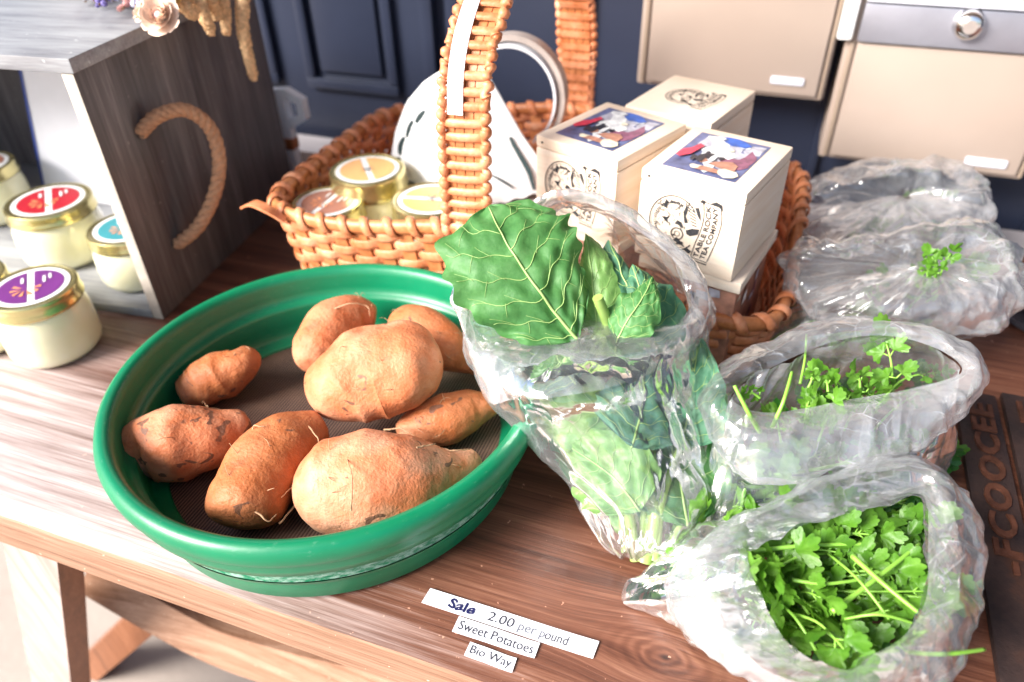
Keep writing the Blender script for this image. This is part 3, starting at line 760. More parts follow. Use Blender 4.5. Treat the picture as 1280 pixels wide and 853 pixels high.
for _ in range(14): rimZ = [(rimZ[i-1]+2*rimZ[i]+rimZ[(i+1) % N8])/4 for i in range(N8)]
def wallpt(i, f, off=0.):
    i %= N8
    a, b = botloop[i], rimloop[i]; g = f**.8
    p = a.lerp(b, g); z = .004+(rimZ[i]-.004)*f
    q = rimloop[(i+1) % N8]-rimloop[i-1]; nrm = Vector((q.y, -q.x, 0)).normalized()
    return Vector((KX+p.x, KY+p.y, z))+nrm*off, nrm
ROWS = 11
sec = [(.0054*math.cos(2*math.pi*j/10), .0014*math.sin(2*math.pi*j/10)) for j in range(10)]
wv = MB()
for r in range(ROWS):
    path = []; ups = []
    for i in range(N8):
        ph = math.pi*(i/8+r)
        w = math.cos(ph); off = .0036*math.copysign(abs(w)**.5, w)
        f = (r+.55)/(ROWS+.35)+.004*nz((i*.05, r*3, 0), 1)
        p_, n_ = wallpt(i, f, off); path.append(p_); ups.append(n_)
    wv.sweep(path, sec, ups=ups, closed=True, scales=[1+.10*nz((i*.13, r*5.1, 2), 1) for i in range(N8)])
wv.build('weave', M['wicker'], basket, angle=180)
st = MB()
for s_ in range(NS):
    i = s_*8; path = []; ups = []
    for q in range(12):
        p_, n_ = wallpt(i, q/11, 0.); path.append(p_); ups.append(n_)
    st.sweep(path, [(-.0075,-.0012),(.0075,-.0012),(.0075,.0012),(-.0075,.0012)], ups=ups)
st.build('stakes', M['wicker_stake'], basket, angle=30)
fl = MB(); fl.add([wallpt(i, 0, 0)[0]+Vector((0,0,.002)) for i in range(0, N8, 4)], [tuple(range(N8//4))]); fl.build('basket_floor', M['wicker_in'], basket, smooth=False)
ln = MB(); vs = []
rim = MB(); path = []; ups = []
for i in range(N8):
    p_, n_ = wallpt(i, 1., .0); path.append(p_+Vector((0,0,.002))); ups.append(n_)
rim.sweep(path, [(.0078*math.cos(2*math.pi*j/10), .0060*math.sin(2*math.pi*j/10)) for j in range(10)], ups=ups, closed=True)
rim.build('rim_core', M['wicker_stake'], basket, angle=180)
wr = MB(); NW = 62
for q in range(NW):
    c0 = q*N8/NW
    path = []; ups = []
    for j in range(15):
        a = -2.3+j/14*(4.6+.9); i = int(c0+j*.42+.5)
        fr = c0+j*.42; i0 = int(fr) % N8; i1 = (i0+1) % N8; ff = fr-int(fr)
        c = (wallpt(i0, 1.)[0].lerp(wallpt(i1, 1.)[0], ff))+Vector((0,0,.002)); n_ = wallpt(i0, 1.)[1]
        d = n_*math.cos(math.pi/2-a+.2)*1.+Vector((0,0,1))*math.sin(math.pi/2-a+.2)
        path.append(c+Vector((n_.x, n_.y, 0))*(math.sin(a)*.0088)+Vector((0,0,1))*(math.cos(a)*.0098)); ups.append((n_*math.sin(a)+Vector((0,0,1))*math.cos(a)))
    wr.sweep(path, [(-.0048,-.0008),(-.0030,.0012),(.0030,.0012),(.0048,-.0008)], ups=ups)
wr.build('rim_wrap', M['wicker'], basket, angle=60)
# curl of cane sticking out at the near left corner
cu = MB(); a0 = at(306, 258, .128); cu.sweep(catmull([a0, a0+Vector((.016,-.004,.008)), a0+Vector((.036,-.006,.004)), a0+Vector((.05,-.002,-.008))], 14), [(-.006,-.0012),(.006,-.0012),(.006,.0012),(-.006,.0012)], ups=Vector((0,0,1))); cu.build('loose_cane_end', M['wicker'], basket)
# handle
hp = catmull([(-.266,.600,.05),(-.266,.590,.12),(-.264,.588,.19),(-.263,.592,.26),(-.263,.610,.302),(-.262,.652,.338),(-.262,.715,.362),(-.262,.80,.362),(-.262,.875,.332),(-.261,.925,.280),(-.260,.941,.218),(-.259,.938,.15),(-.258,.928,.05)], 200)
hups = []
for i in range(200):
    tg = (hp[min(i+1,199)]-hp[max(i-1,0)]).normalized(); hups.append(tg.cross(Vector((1,0,0))).normalized()*1)
if hups[20].y > 0: hups = [-u for u in hups]
HW = .0235
hb = MB()
for sx_ in (-.0135, -.0045, .0045, .0135):
    hb.sweep([p_+Vector((sx_,0,0)) for p_ in hp], [(-.0040,-.0014),(.0040,-.0014),(.0040,.0014),(-.0040,.0014)], ups=hups)
hb.build('handle_strips', M['wicker_stake'], basket, angle=30)
hw = MB(); hl = [0]
for i in range(199): hl.append(hl[-1]+(hp[i+1]-hp[i]).length)
d = .012; i = 0
while d < hl[-1]-.01:
    while hl[i+1] < d: i += 1
    c = hp[i]; u = hups[i]; tg = (hp[i+1]-hp[i]).normalized(); path = []; ups = []
    for j in range(13):
        e = -1+2*j/12; bow = math.sqrt(max(0, 1-e*e*.92))
        path.append(c+Vector((1,0,0))*e*.0185+u*(.0012+.0036*bow)+tg*(.0012*e)); ups.append(u)
    hw.sweep(path, [(-.0040,-.0008),(-.0026,.0014),(.0026,.0014),(.0040,-.0008)], ups=ups)
    path = [c-u*.0030+Vector((1,0,0))*e*.0185+tg*.006 for e in (-1,-.5,0,.5,1)]
    hw.sweep(path, [(-.0036,-.0008),(.0036,-.0008),(.0036,.0008),(-.0036,.0008)], ups=u)
    d += .0128
hw.build('handle_wrap', M['wicker'], basket, angle=60)
hs = MB()
for sg in (-1, 1):
    path = []; scl = []
    for i in range(0, 200):
        a = 2*math.pi*hl[i]/.0128
        path.append(hp[i]+Vector((sg*(.0205+.0012*math.sin(a)), 0, 0))+hups[i]*(.0028+.0010*math.cos(a)))
        scl.append(1+.30*math.sin(a))
    fine = catmull(path, 900); a_l = [1+.32*math.sin(2*math.pi*(hl[-1]*j/899)/.0128) for j in range(900)]
    hs.tube(fine, .0042, 8, scales=a_l)
hs.build('handle_edge_braid', M['wicker'], basket, angle=180)
# white paper strip on the handle
rb = MB(); idx = [i for i in range(200) if .255 < hp[i].z and i < 115 and i > 20]
path = [hp[i]+hups[i]*.0068+Vector((-.008+.0025*math.sin(i*.05), 0, 0)) for i in idx]
rb.sweep(path, [(-.0072,-.0002),(.0072,-.0002),(.0072,.0003),(-.0072,.0003)], ups=[hups[i] for i in idx])
tag(rb.build('paper_ribbon', M['white_strip'], None), 'plain white paper ribbon lying along the front of the basket handle', 'ribbon')

# jars in the basket
def bjar(color, px, py, zt, label, sc_=1., rz=0.):
    t = place_jar(color, px, py, zt, .008, label, sc_, rz); t.scale = (sc_, sc_, (zt-.008)/.0765); return t
bjar('orange', 459, 211, .125, 'candle jar with orange star lid label raised in the back left of the basket', 1.12, -.9)
bjar('brown', 409, 252, .108, 'candle jar with brownish red lid label low in the basket front left', 1.04, -1.6)
bjar('orange', 538, 248, .118, 'candle jar with orange label half hidden behind the front basket rim', 1.1, .2)

# ---------------------------------------------------------------- tea boxes
def make_teabox():
    t = thing('tea_box', '', 'wooden box', (0,0,0))
    w, d, h = TW, TD, TH
    b = MB(); b.box((0,0,0), (w,d,h-.012), .0022); b.build('box_body', M['pine'], t, local=True, angle=35)
    b = MB(); b.box((0,0,h-.0115), (w,d,h), .0022); lid = b.build('lid', M['pine'], t, local=True, angle=35)
    b = MB()
    for x in (.008,): b.lathe([(0,.0003),(.0012,.0003),(.0012,0)], k=12); b.xf(Matrix.Translation((x,-.0002,h-.006)) @ Matrix.Rotation(R3(90),4,'X'))
    b.build('nail', M['stamp'], lid, local=True)
    return t, lid
TW, TD, TH = .096, .114, .086
def poly(mb, pts, z, z2=None): mb.add([(x, y, z) for x, y in pts], [tuple(range(len(pts)))])
pic_cols = dict(sky=(.10,.12,.25), blue=(.02,.10,.45), white=(.72,.74,.80), cream=(.72,.66,.52), red=(.62,.04,.09), black=(.02,.02,.035), brown=(.42,.20,.14), plum=(.22,.08,.14), grey=(.42,.42,.50))
for k_, c in pic_cols.items(): M['pic_'+k_] = simple('print_'+k_, c, .3, .35, 120, 0)
def top_picture(lid, lx, ly, w, d, z):
    b = MB(); poly(b, [(lx,ly),(lx+w,ly),(lx+w,ly+d),(lx,ly+d)], z); p = b.build('picture_label', M['pic_sky'], lid, local=True, smooth=False)
    rnd = random.Random(5)
    def blob(cx_, cy_, rx, ry, n=9, j=.35):
        return [(max(lx+.0005, min(lx+w-.0005, lx+w*cx_+w*rx*math.cos(2*math.pi*i/n)*(1+rnd.uniform(-j,j)))), max(ly+.0005, min(ly+d-.0005, ly+d*cy_+d*ry*math.sin(2*math.pi*i/n)*(1+rnd.uniform(-j,j))))) for i in range(n)]
    zz = z; 
    def put(col, blobs):
        nonlocal zz
        zz += .00012
        for bb in blobs:
            zz += .00003; q = MB(); poly(q, bb, zz); q.build('printed_shape', M['pic_'+col], p, local=True, smooth=False)

    put('grey', [blob(.5,.62,.22,.3), blob(.72,.5,.2,.25), blob(.85,.8,.14,.16), blob(.2,.75,.1,.2)])
    put('plum', [blob(.78,.38,.2,.12), blob(.9,.55,.1,.2)])
    put('white', [blob(.42,.75,.16,.14), blob(.55,.55,.14,.12), blob(.35,.58,.1,.08), blob(.55,.16,.07,.1), blob(.28,.9,.12,.07), blob(.7,.83,.1,.05), blob(.47,.3,.08,.08)])
    put('blue', [blob(.60,.88,.16,.10), blob(.5,.97,.12,.05)])
    put('brown', [blob(.72,.28,.2,.10), blob(.55,.12,.22,.06), blob(.4,.3,.06,.06)])
    put('cream', [blob(.82,.12,.14,.10), blob(.4,.12,.07,.05), blob(.6,.66,.05,.05)])
    put('black', [blob(.36,.36,.06,.16), blob(.27,.30,.05,.08), blob(.45,.42,.04,.08), blob(.6,.42,.03,.05)])
    put('white', [blob(.50,.40,.05,.09), blob(.33,.46,.03,.05)])
    put('red', [[(lx+w*x, ly+d*y) for x, y in ((.03,.28),(.10,.24),(.20,.36),(.25,.62),(.17,.66),(.12,.50),(.05,.44))]])
def stamp(parent, ox, oz, s, y=-.0006):
    """the printed emblem: a round engraving with a ribbon of words down its right side, drawn in the x-z plane."""
    mb = MB()
    def ring(cx_, cz, r, w, a0=0, a1=2*math.pi, n=40, ez=1.):
        vs = []
        for i in range(n+1):
            a = a0+(a1-a0)*i/n
            for rr in (r-w/2, r+w/2): vs.append((ox+s*(cx_+rr*math.cos(a)), y, oz+s*(cz+ez*rr*math.sin(a))))
        mb.add(vs, [(2*i, 2*i+1, 2*i+3, 2*i+2) for i in range(n)])
    def pl(pts, w=None):
        mb.add([(ox+s*a, y, oz+s*b) for a, b in pts], [tuple(range(len(pts)))])
    def ln_(x0, z0_, x1, z1, w):
        dx, dz = x1-x0, z1-z0_; L_ = math.hypot(dx, dz) or 1; nx, nz_ = -dz/L_*w/2, dx/L_*w/2
        pl([(x0-nx,z0_-nz_),(x1-nx,z1-nz_),(x1+nx,z1+nz_),(x0+nx,z0_+nz_)])
    ring(.42, .5, .42, .016, .7, 5.6, 60, 1.12); ring(.42, .5, .385, .006, 1.0, 5.3, 60, 1.12)
    rnd = random.Random(3)
    for j in range(46):      # lettering and ornament round the circle
        a = 1.2+j*.092; ln_(.42+.30*math.cos(a), .5+.34*math.sin(a), .42+(.33+.03*rnd.random())*math.cos(a), .5+(.37+.03*rnd.random())*math.sin(a), .012+.012*rnd.random())
    pl([(.22,.74),(.25,.88),(.29,.86),(.28,.73)])
    pl([(.20,.57),(.30,.58),(.34,.60),(.31,.54),(.33,.47),(.29,.50)])
    ring(.50, .34, .10, .018, 0, 2*math.pi, 26); ring(.50, .34, .045, .01, 0, 2*math.pi, 16)
    pl([(.44,.50),(.48,.58),(.55,.56),(.60,.47),(.56,.46),(.50,.50)])
    pl([(.60,.56),(.56,.74),(.60,.88),(.63,.80),(.61,.68),(.66,.58)])
    for j in range(6): ln_(.62+.02*j, .84-.055*j, .76+.01*j, .78-.045*j, .018)
    pl([(.64,.44),(.74,.50),(.86,.52),(.84,.42),(.72,.36),(.66,.38)])
    pl([(.74,.86),(.80,.74),(.86,.66),(.84,.78),(.80,.88)])
    for j in range(14):
        x = .12+.46*rnd.random(); z_ = .12+.20*rnd.random(); a = rnd.random()*2
        ln_(x, z_, x+.07*math.cos(a), z_+.04*math.sin(a)*.8, .012)
    for j in range(60):
        x = .10+.60*rnd.random(); z_ = .40+.48*rnd.random(); a = rnd.random()*3
        ln_(x, z_, x+.06*math.cos(a), z_+.06*math.sin(a), .008)
    pl([(.44,.20),(.50,.28),(.56,.24),(.66,.14),(.58,.16),(.52,.18)]); pl([(.62,.10),(.74,.04),(.78,.10),(.70,.14)])
    # ribbon outline
    R_ = [(.86,1.0),(.90,.75),(.88,.5),(.82,.25),(.78,.0)]; S_ = [(1.14,1.0),(1.19,.75),(1.17,.5),(1.12,.25),(1.06,.0)]
    for q in (R_, S_):
        c_ = catmull([(a, b, 0) for a, b in q], 16)
        for i in range(15): ln_(c_[i].x, c_[i].y, c_[i+1].x, c_[i+1].y, .012)
    ln_(.78,0,1.06,-.02,.012); ln_(.78,-.05,1.06,-.06,.02); ln_(.86,1.0,1.14,.98,.014)
    pl([(.80,.98),(.84,1.03),(.89,1.02),(.88,.96)]); pl([(.98,1.0),(1.06,1.05),(1.16,1.02),(1.18,.92),(1.12,.97),(1.05,.98)])
    em = mb.build('stamped_emblem', M['stamp'], parent, local=True, smooth=False)
    for words, o0 in (('TABLE ROCK', .33), ('TEA COMPANY', .72)):
        vs, fs = text_mesh(words, 1., bold=.02)
        x1 = max(v.x for v in vs); tb = MB(); out = []
        cr = catmull([(a, b, 0) for a, b in R_[::-1]], 60); cs = catmull([(a, b, 0) for a, b in S_[::-1]], 60)
        for v in vs:
            e = .04+.9*v.x/x1; i = min(58, int(e*59)); f = e*59-i
            A_ = cr[i].lerp(cr[i+1], f); B_ = cs[i].lerp(cs[i+1], f)
            w_ = o0-(v.y/.7)*.27+.06
            p_ = A_.lerp(B_, max(0, min(1, w_))); out.append((ox+s*p_.x, y-.0001, oz+s*p_.y))
        tb.add(out, fs); tb.build('lettering', M['stamp'], em, local=True, smooth=False)
def tea(corner, zb, ang, label, pic, front=True):
    t, lid = make_teabox(); t.location = (corner.x, corner.y, zb); t.rotation_euler = (0, 0, ang)
    t['label'] = label; t['group'] = 'pale pine tea boxes in the basket'
    if pic == 'pic': top_picture(lid, TW*.13, TD*.12, TW*.70, TD*.76, TH+.0004)
    if pic == 'emblem':
        e = thing('tmp', '', '', (0,0,0)); 
        stamp(lid, TW*.22, TD*.28, TW*.5, 0)
        for o in [o for o in lid.children if o.name.startswith('stamped_emblem')]:
            for oo in [o]+list(o.children):
                for v in oo.data.vertices: v.co = Vector((v.co.x, v.co.z, TH+.0005-(v.co.y)))
        bpy.data.objects.remove(e)
    if front:
        body = [o for o in t.children if o.name.startswith('box_body')][0]
        stamp(body, TW*.13, TH*.16, TW*.58)
    return t
Z2 = .134
def ang(a, b): return math.atan2(b.y-a.y, b.x-a.x)
A = at(802,209,Z2+TH); B = at(932,245,Z2+TH)
tea(A, Z2, ang(A,B)+.04, 'tea box with picture lid at the front right of the three upper ones', 'pic')
A1 = at(670,168,Z2+TH); B1 = at(772,206,Z2+TH)
tea(A1, Z2, ang(A1,B1)+.06, 'tea box with picture lid at the left of the three upper ones', 'pic')
A2 = at(768,128,Z2+TH)+Vector((.012,-.004,0))
tea(A2, Z2, ang(A,B)+.02, 'tea box at the back with a faint stamped emblem on its plain lid', 'emblem', False)
def lower(c, a, label):
    t = thing('tea_carton', label, 'carton', (c.x, c.y, .008), a, 'lower cartons under the tea boxes')
    b = MB(); b.box((.006,.006,0), (TW-.002,TD-.008,Z2-.0205), .001); b.build('carton_body', M['pic_brown'], t, local=True, angle=30)
    b = MB(); b.box((.000,.000,Z2-.0200), (TW+.002,TD,Z2-.0085), .0015); b.build('wooden_lid', M['pine'], t, local=True, angle=30)
    rnd = random.Random(11)
    for cn in ('cream','black','plum','grey','brown','white'):
        for i in range(8):
            q = MB(); z_ = rnd.uniform(.01,.10); side = rnd.random() < .55; w_ = rnd.uniform(.006,.016); h_ = rnd.uniform(.003,.012); u = rnd.uniform(.01,.075)
            e = .0002+.0001*(i+8*('cream','black','plum','grey','brown','white').index(cn))*.3
            if side: q.add([(u,.006-e,z_),(u+w_,.006-e,z_+rnd.uniform(-.004,.004)),(u+w_*.9,.006-e,z_+h_),(u,.006-e,z_+h_)], [(0,1,2,3)])
            else: q.add([(TW-.002+e,u,z_),(TW-.002+e,u+w_,z_),(TW-.002+e,u+w_,z_+h_),(TW-.002+e,u+.003,z_+h_)], [(0,1,2,3)])
            if label.startswith('patterned brown'): q.build('printed_pattern', M['pic_'+cn], t, local=True, smooth=False)

    return t
lower(A+Vector((.006,-.004,0)), ang(A,B)+.10, 'patterned brown carton with wooden lid under the front right tea box')
lower(A1+Vector((.004,.004,0)), ang(A1,B1)+.06, 'patterned carton under the left tea box, mostly hidden in the basket')
lower(A2+Vector((.004,.004,0)), ang(A,B), 'patterned carton under the rear tea box, hidden in the basket')

# ---------------------------------------------------------------- white slatted bag with hoop handle in basket
wb = thing('slatted_handbag', 'white domed bag of overlapping strips with dark slits, standing in the basket behind its handle', 'bag', (-.335, .84, .0))
YB = .80
sil = [(492,232),(489,195),(494,165),(508,128),(530,102),(558,84),(585,78),(608,90),(628,125),(652,168),(678,205),(692,236)]
S3 = [at_y(px, py, YB+.03*0) for px, py in sil]
cen = at_y(590, 236, YB)
def dome(u, v, th):   # u along silhouette, v 0 at the rim to 1 at the middle
    i = u*(len(S3)-1); k_ = min(int(i), len(S3)-2); p_ = S3[k_].lerp(S3[k_+1], i-k_)
    q = p_.lerp(cen, v); q.y -= th*math.sin(min(1., v*1.0)*math.pi/2)
    return q
db = MB(); n = 50; mrow = 26; vs = []
for j in range(mrow+1):
    for i in range(n+1):
        p_ = dome(i/n, j/mrow, .058); p_.z += .0015*math.sin(j*1.5)
        vs.append(p_)
for j in range(mrow+1):
    for i in range(n+1):
        p_ = dome(i/n, j/mrow, -.02); vs.append(p_+Vector((0,.002,0)))
o2 = (mrow+1)*(n+1)
fs = [(j*(n+1)+i, j*(n+1)+i+1, (j+1)*(n+1)+i+1, (j+1)*(n+1)+i) for j in range(mrow) for i in range(n)]
fs += [tuple(o2+x for x in f[::-1]) for f in fs]
db.add(vs, fs); db.build('bag_body', M['white_strip'], wb)
for (a, b2, w) in (((.29,.20),(.35,.19),.008), ((.14,.16),(.21,.15),.010), ((.22,.18),(.28,.17),.008), ((.055,.17),(.13,.17),.014), ((.02,.24),(.10,.50),.008), ((.02,.42),(.07,.62),.006), ((.80,.10),(.98,.16),.007), ((.84,.42),(.94,.32),.003)):
    pts = [dome(a[0]+(b2[0]-a[0])*e/8, a[1]+(b2[1]-a[1])*e/8, .0625) for e in range(9)]
    sl = MB(); sl.sweep(pts, [(-w/2,-.0006),(w/2,-.0006),(w/2,.0006),(-w/2,.0006)], ups=Vector((0,-1,.2)), scales=[.4+.6*math.sin(math.pi*(e+.6)/9.2) for e in range(9)]); sl.build('dark_slit', M['dark_slit'], wb)  # dark strips laid on the shell in place of open slits
bs_ = MB(); p0 = at_y(498, 238, YB-.05); p1 = at_y(694, 240, YB-.05); bs_.box((p0.x, YB-.055, .01), (p1.x, YB+.015, p0.z-.004), .01); bs_.build('grey_base', M['hoop'], wb, angle=40)
hc = at_y(643, 118, .87)
def arc(r, a0, a1, y, n=60): return [Vector((hc.x+r*math.cos(R3(a0+(a1-a0)*i/n)), y+.006*math.sin(i*.1), hc.z+r*1.12*math.sin(R3(a0+(a1-a0)*i/n)))) for i in range(n+1)]
h_ = MB(); h_.sweep(arc(.063, -55, 200, .868), [(-.0085,-.0035),(.0085,-.0035),(.0085,.0035),(-.0085,.0035)], ups=[Vector((math.cos(R3(-55+255*i/60)),0,math.sin(R3(-55+255*i/60)))) for i in range(61)]); h_.build('hoop_handle', M['hoop'], wb, angle=35)
h_ = MB(); h_.sweep(arc(.0555, -60, 205, .866), [(-.012,-.0015),(.012,-.0015),(.012,.0015),(-.012,.0015)], ups=[Vector((math.cos(R3(-60+265*i/60)),0,math.sin(R3(-60+265*i/60)))) for i in range(61)]); h_.build('hoop_lining', M['hoop_in'], wb, angle=35)
# loose clear sheet corner by the bag
# ---------------------------------------------------------------- white wooden bracket behind crate
pg = thing('wooden_bracket', 'white painted wooden bracket with a hexagonal loop sticking out behind the crate', 'bracket', (-.72, .88, .0))
b = MB(); pa = at_y(327,108,.885); pb = at_y(351,108,.885); b.box((pa.x,.885,.0), (pb.x,.90,.136), .003); b.build('post', M['white_strip'], pg, angle=35)
b = MB(); hx = at_y(366, 135, .893)
path = [Vector((hx.x+dx, .893, hx.z+dz)) for dx, dz in ((-.045,.016),(-.004,.022),(.017,.012),(.017,-.010),(-.002,-.022),(-.045,-.014))]
b.sweep(path, [(-.0065,-.007),(.0065,-.007),(.0065,.007),(-.0065,.007)], ups=Vector((0,-1,0))); b.build('hexagonal_loop', M['white_strip'], pg, smooth=False)
b = MB(); b.box((pa.x-.0003,.8835,.050), (pb.x+.0003,.9015,.068), .002); b.build('bare_wood_end', M['wicker_in'], pg, angle=35)

# ---------------------------------------------------------------- dried flowers on the crate
ZT = .2955
bq = thing('dried_bouquet', 'dried flower bouquet of strawflowers, lavender and hanging millet lying on the crate top', 'bouquet', (-.60, .66, ZT))
def flower(c, r, tilt, m1, m2, seed):
    rnd = random.Random(seed); mb = MB(); q = Matrix.Translation(c) @ Matrix.Rotation(tilt[1], 4, 'Y') @ Matrix.Rotation(tilt[0], 4, 'X')
    for ring_, (n_, rr, el) in enumerate(((15, 1., .25), (14, .95, .6), (13, .85, .9), (10, .6, 1.15), (7, .4, 1.35))):
        for i in range(n_):
            a = 2*math.pi*(i+ring_*.5)/n_+rnd.uniform(-.1,.1); L_ = r*rr*rnd.uniform(.9,1.1); w = r*.46
            pts = []
            for e, ww in ((.12,.35),(.5,1),(.85,.95),(1.,.55)):
                h = L_*e*math.sin(el)*1.0; R_ = L_*(e**.7)*math.cos(el*.85)*(1-.25*e*e*math.sin(el))
                for sg in (-1, 1):
                    pts.append(q @ Vector((R_*math.cos(a)-sg*w*ww*.5*math.sin(a), R_*math.sin(a)+sg*w*ww*.5*math.cos(a), h+ww*.06*r)))
            mb.add(pts, [(0,1,3,2),(2,3,5,4),(4,5,7,6)])
    f = mb.build('strawflower', m1, bq)
    cc = MB(); cc.lathe([(0,.5*r),(.12*r,.48*r),(.2*r,.38*r),(.22*r,.2*r),(0,.1*r)], k=16); cc.xf(q); cc.build('flower_centre', m2, f)
flower(at(204,24,.314), .022, (R3(48), R3(14)), M['straw'], M['straw_c'], 1)
flower(at(183,18,.312), .014, (R3(35), R3(-30)), M['straw'], M['yellowfl'], 2)
flower(at(210,3,.322), .015, (R3(35), R3(20)), M['yellowfl'], M['straw_c'], 3)
def tassel(pts, r, seed):
    pts = catmull([at_x(*p) for p in pts], 60); rnd = random.Random(seed)
    mb = MB(); vs = []; k_ = 14
    rr = [r*(1.0-.35*(i/59)) *(.55+.45*min(1, (59-i)/5)) for i in range(60)]
    mb.tube(pts, 1., k_, scales=rr)
    nrm = []
    for i, v in enumerate(mb.v):
        c = pts[min(59, i//k_)]; d_ = (v-c); mb.v[i] = c+d_*(1+.28*nz(v, 260, seed)+.2*nz(v, 90, seed))
    # small seeds
    for q in range(160):
        i = rnd.randrange(2, 58); a = rnd.random()*6.283; tg = (pts[i+1]-pts[i-1]).normalized(); u = tg.orthogonal().normalized(); w = tg.cross(u)
        c = pts[i]+(u*math.cos(a)+w*math.sin(a))*rr[i]*1.0; s_ = .0016
        mb.add([c+Vector(p_)*s_ for p_ in ((1,0,0),(-1,0,0),(0,1,0),(0,-1,0),(0,0,1),(0,0,-1))], [(0,2,4),(2,1,4),(1,3,4),(3,0,4),(2,0,5),(1,2,5),(3,1,5),(0,3,5)])
    mb.build('millet_tassel', M['tassel'], bq)
tassel([(212,-30,-.66),(222,-5,-.60),(232,10,-.58),(244,20,-.58)], .0085, 1)
tassel([(240,-30,-.66),(248,-4,-.60),(256,20,-.585),(266,44,-.585)], .0075, 2)
tassel([(258,-30,-.66),(262,-4,-.60),(268,12,-.60),(272,26,-.60)], .0075, 3)
tassel([(276,-35,-.68),(278,-8,-.61),(282,20,-.60),(283,45,-.60)], .0070, 4)
tassel([(300,-40,-.66),(303,-10,-.60),(303,30,-.59),(309,65,-.59),(318,101,-.59)], .0085, 5)
tassel([(225,-30,-.66),(236,-8,-.62),(250,12,-.60),(255,30,-.60)], .0065, 6)
def sprig(p0, p1, mat, seed, n=26, r=.0035):
    rnd = random.Random(seed); p0, p1 = Vector(p0), Vector(p1); mb = MB(); mb.tube([p0, p1], .001, 5)
    mb2 = MB()
    for i in range(n):
        c = p0.lerp(p1, i/n)+Vector((rnd.uniform(-1,1), rnd.uniform(-1,1), rnd.uniform(-.3,1)))*r*1.3
        bm = bmesh.new(); bmesh.ops.create_icosphere(bm, subdivisions=1, radius=r*rnd.uniform(.6,1.1))
        for v in bm.verts: v.co += c
        mb2.frombm(bm)
    s_ = mb2.build('lavender_sprig' if mat in (M['lav'], M['lav2']) else 'bud_sprig', mat, bq)
    mb.build('sprig_stem', M['drystem'], s_)
rnd = random.Random(4)
for i in range(26):
    px = rnd.uniform(85, 178); py = -8+(px-85)*.16+rnd.uniform(-7, 9)
    a_ = at(px, py, ZT+.010+rnd.uniform(0,.01)); dr = Vector((rnd.uniform(-.05,.0), rnd.uniform(.03,.07), rnd.uniform(0,.01)))
    sprig(a_+dr, a_, [M['lav'], M['lav2'], M['lav2'], M['pinkfl'], M['lav']][i % 5], i, 24, .0034)
mb = MB()
for i in range(14):
    a_ = at(170+i*9, -10, ZT+.012); mb.tube([a_, a_+Vector((rnd.uniform(-.03,.05), .12, .02))], .0013, 5)
mb.build('dry_stems', M['drystem'], bq)

# ---------------------------------------------------------------- leaves
def leaf_surface(spine, width, up, seed, cup=.25, ruffle=.12, lobes=5, shape=None, base_w=.12):
    n = 60; P = catmull(spine, n); up = Vector(up).normalized()
    def wf(e):
        if shape: return float(np.interp(e, [s[0] for s in shape], [s[1] for s in shape]))
        return max(.02, math.sin(math.pi*min(1, e**.62))**.8 if e < 1 else .02)
    def S(e, t):
        e = max(0, min(1, e)); i = e*(n-1); k_ = min(int(i), n-2); p_ = P[k_].lerp(P[k_+1], i-k_)
        tg = (P[min(k_+2, n-1)]-P[max(k_-1, 0)]).normalized()
        u = (up-tg*up.dot(tg)).normalized(); s_ = tg.cross(u)
        w = width*wf(e)
        w *= 1+.045*math.sin(lobes*2*math.pi*e+seed)*abs(t)**3+.012*math.sin(lobes*6.3*e+seed*2)*abs(t)**6+.06*nz((e*5, t, seed), 1.3)*abs(t)
        fwd = .25*width*(t*t)*(1-e)   # side veins sweep forward
        h = -cup*width*t*t + ruffle*width*abs(t)**2.5*(math.sin(e*lobes*4.1+seed*3+t*2)+.6*math.sin(e*lobes*5.7+seed+t*5)*.5)
        h += .030*width*abs(math.sin(e*21+abs(t)*-7))*abs(t)*(1-abs(t)*.5)*2.6
        h += .07*width*nz((e*6, t*3, seed), 1.5)
        return p_+s_*(t*w)+u*h+tg*fwd*(.6)
    return S
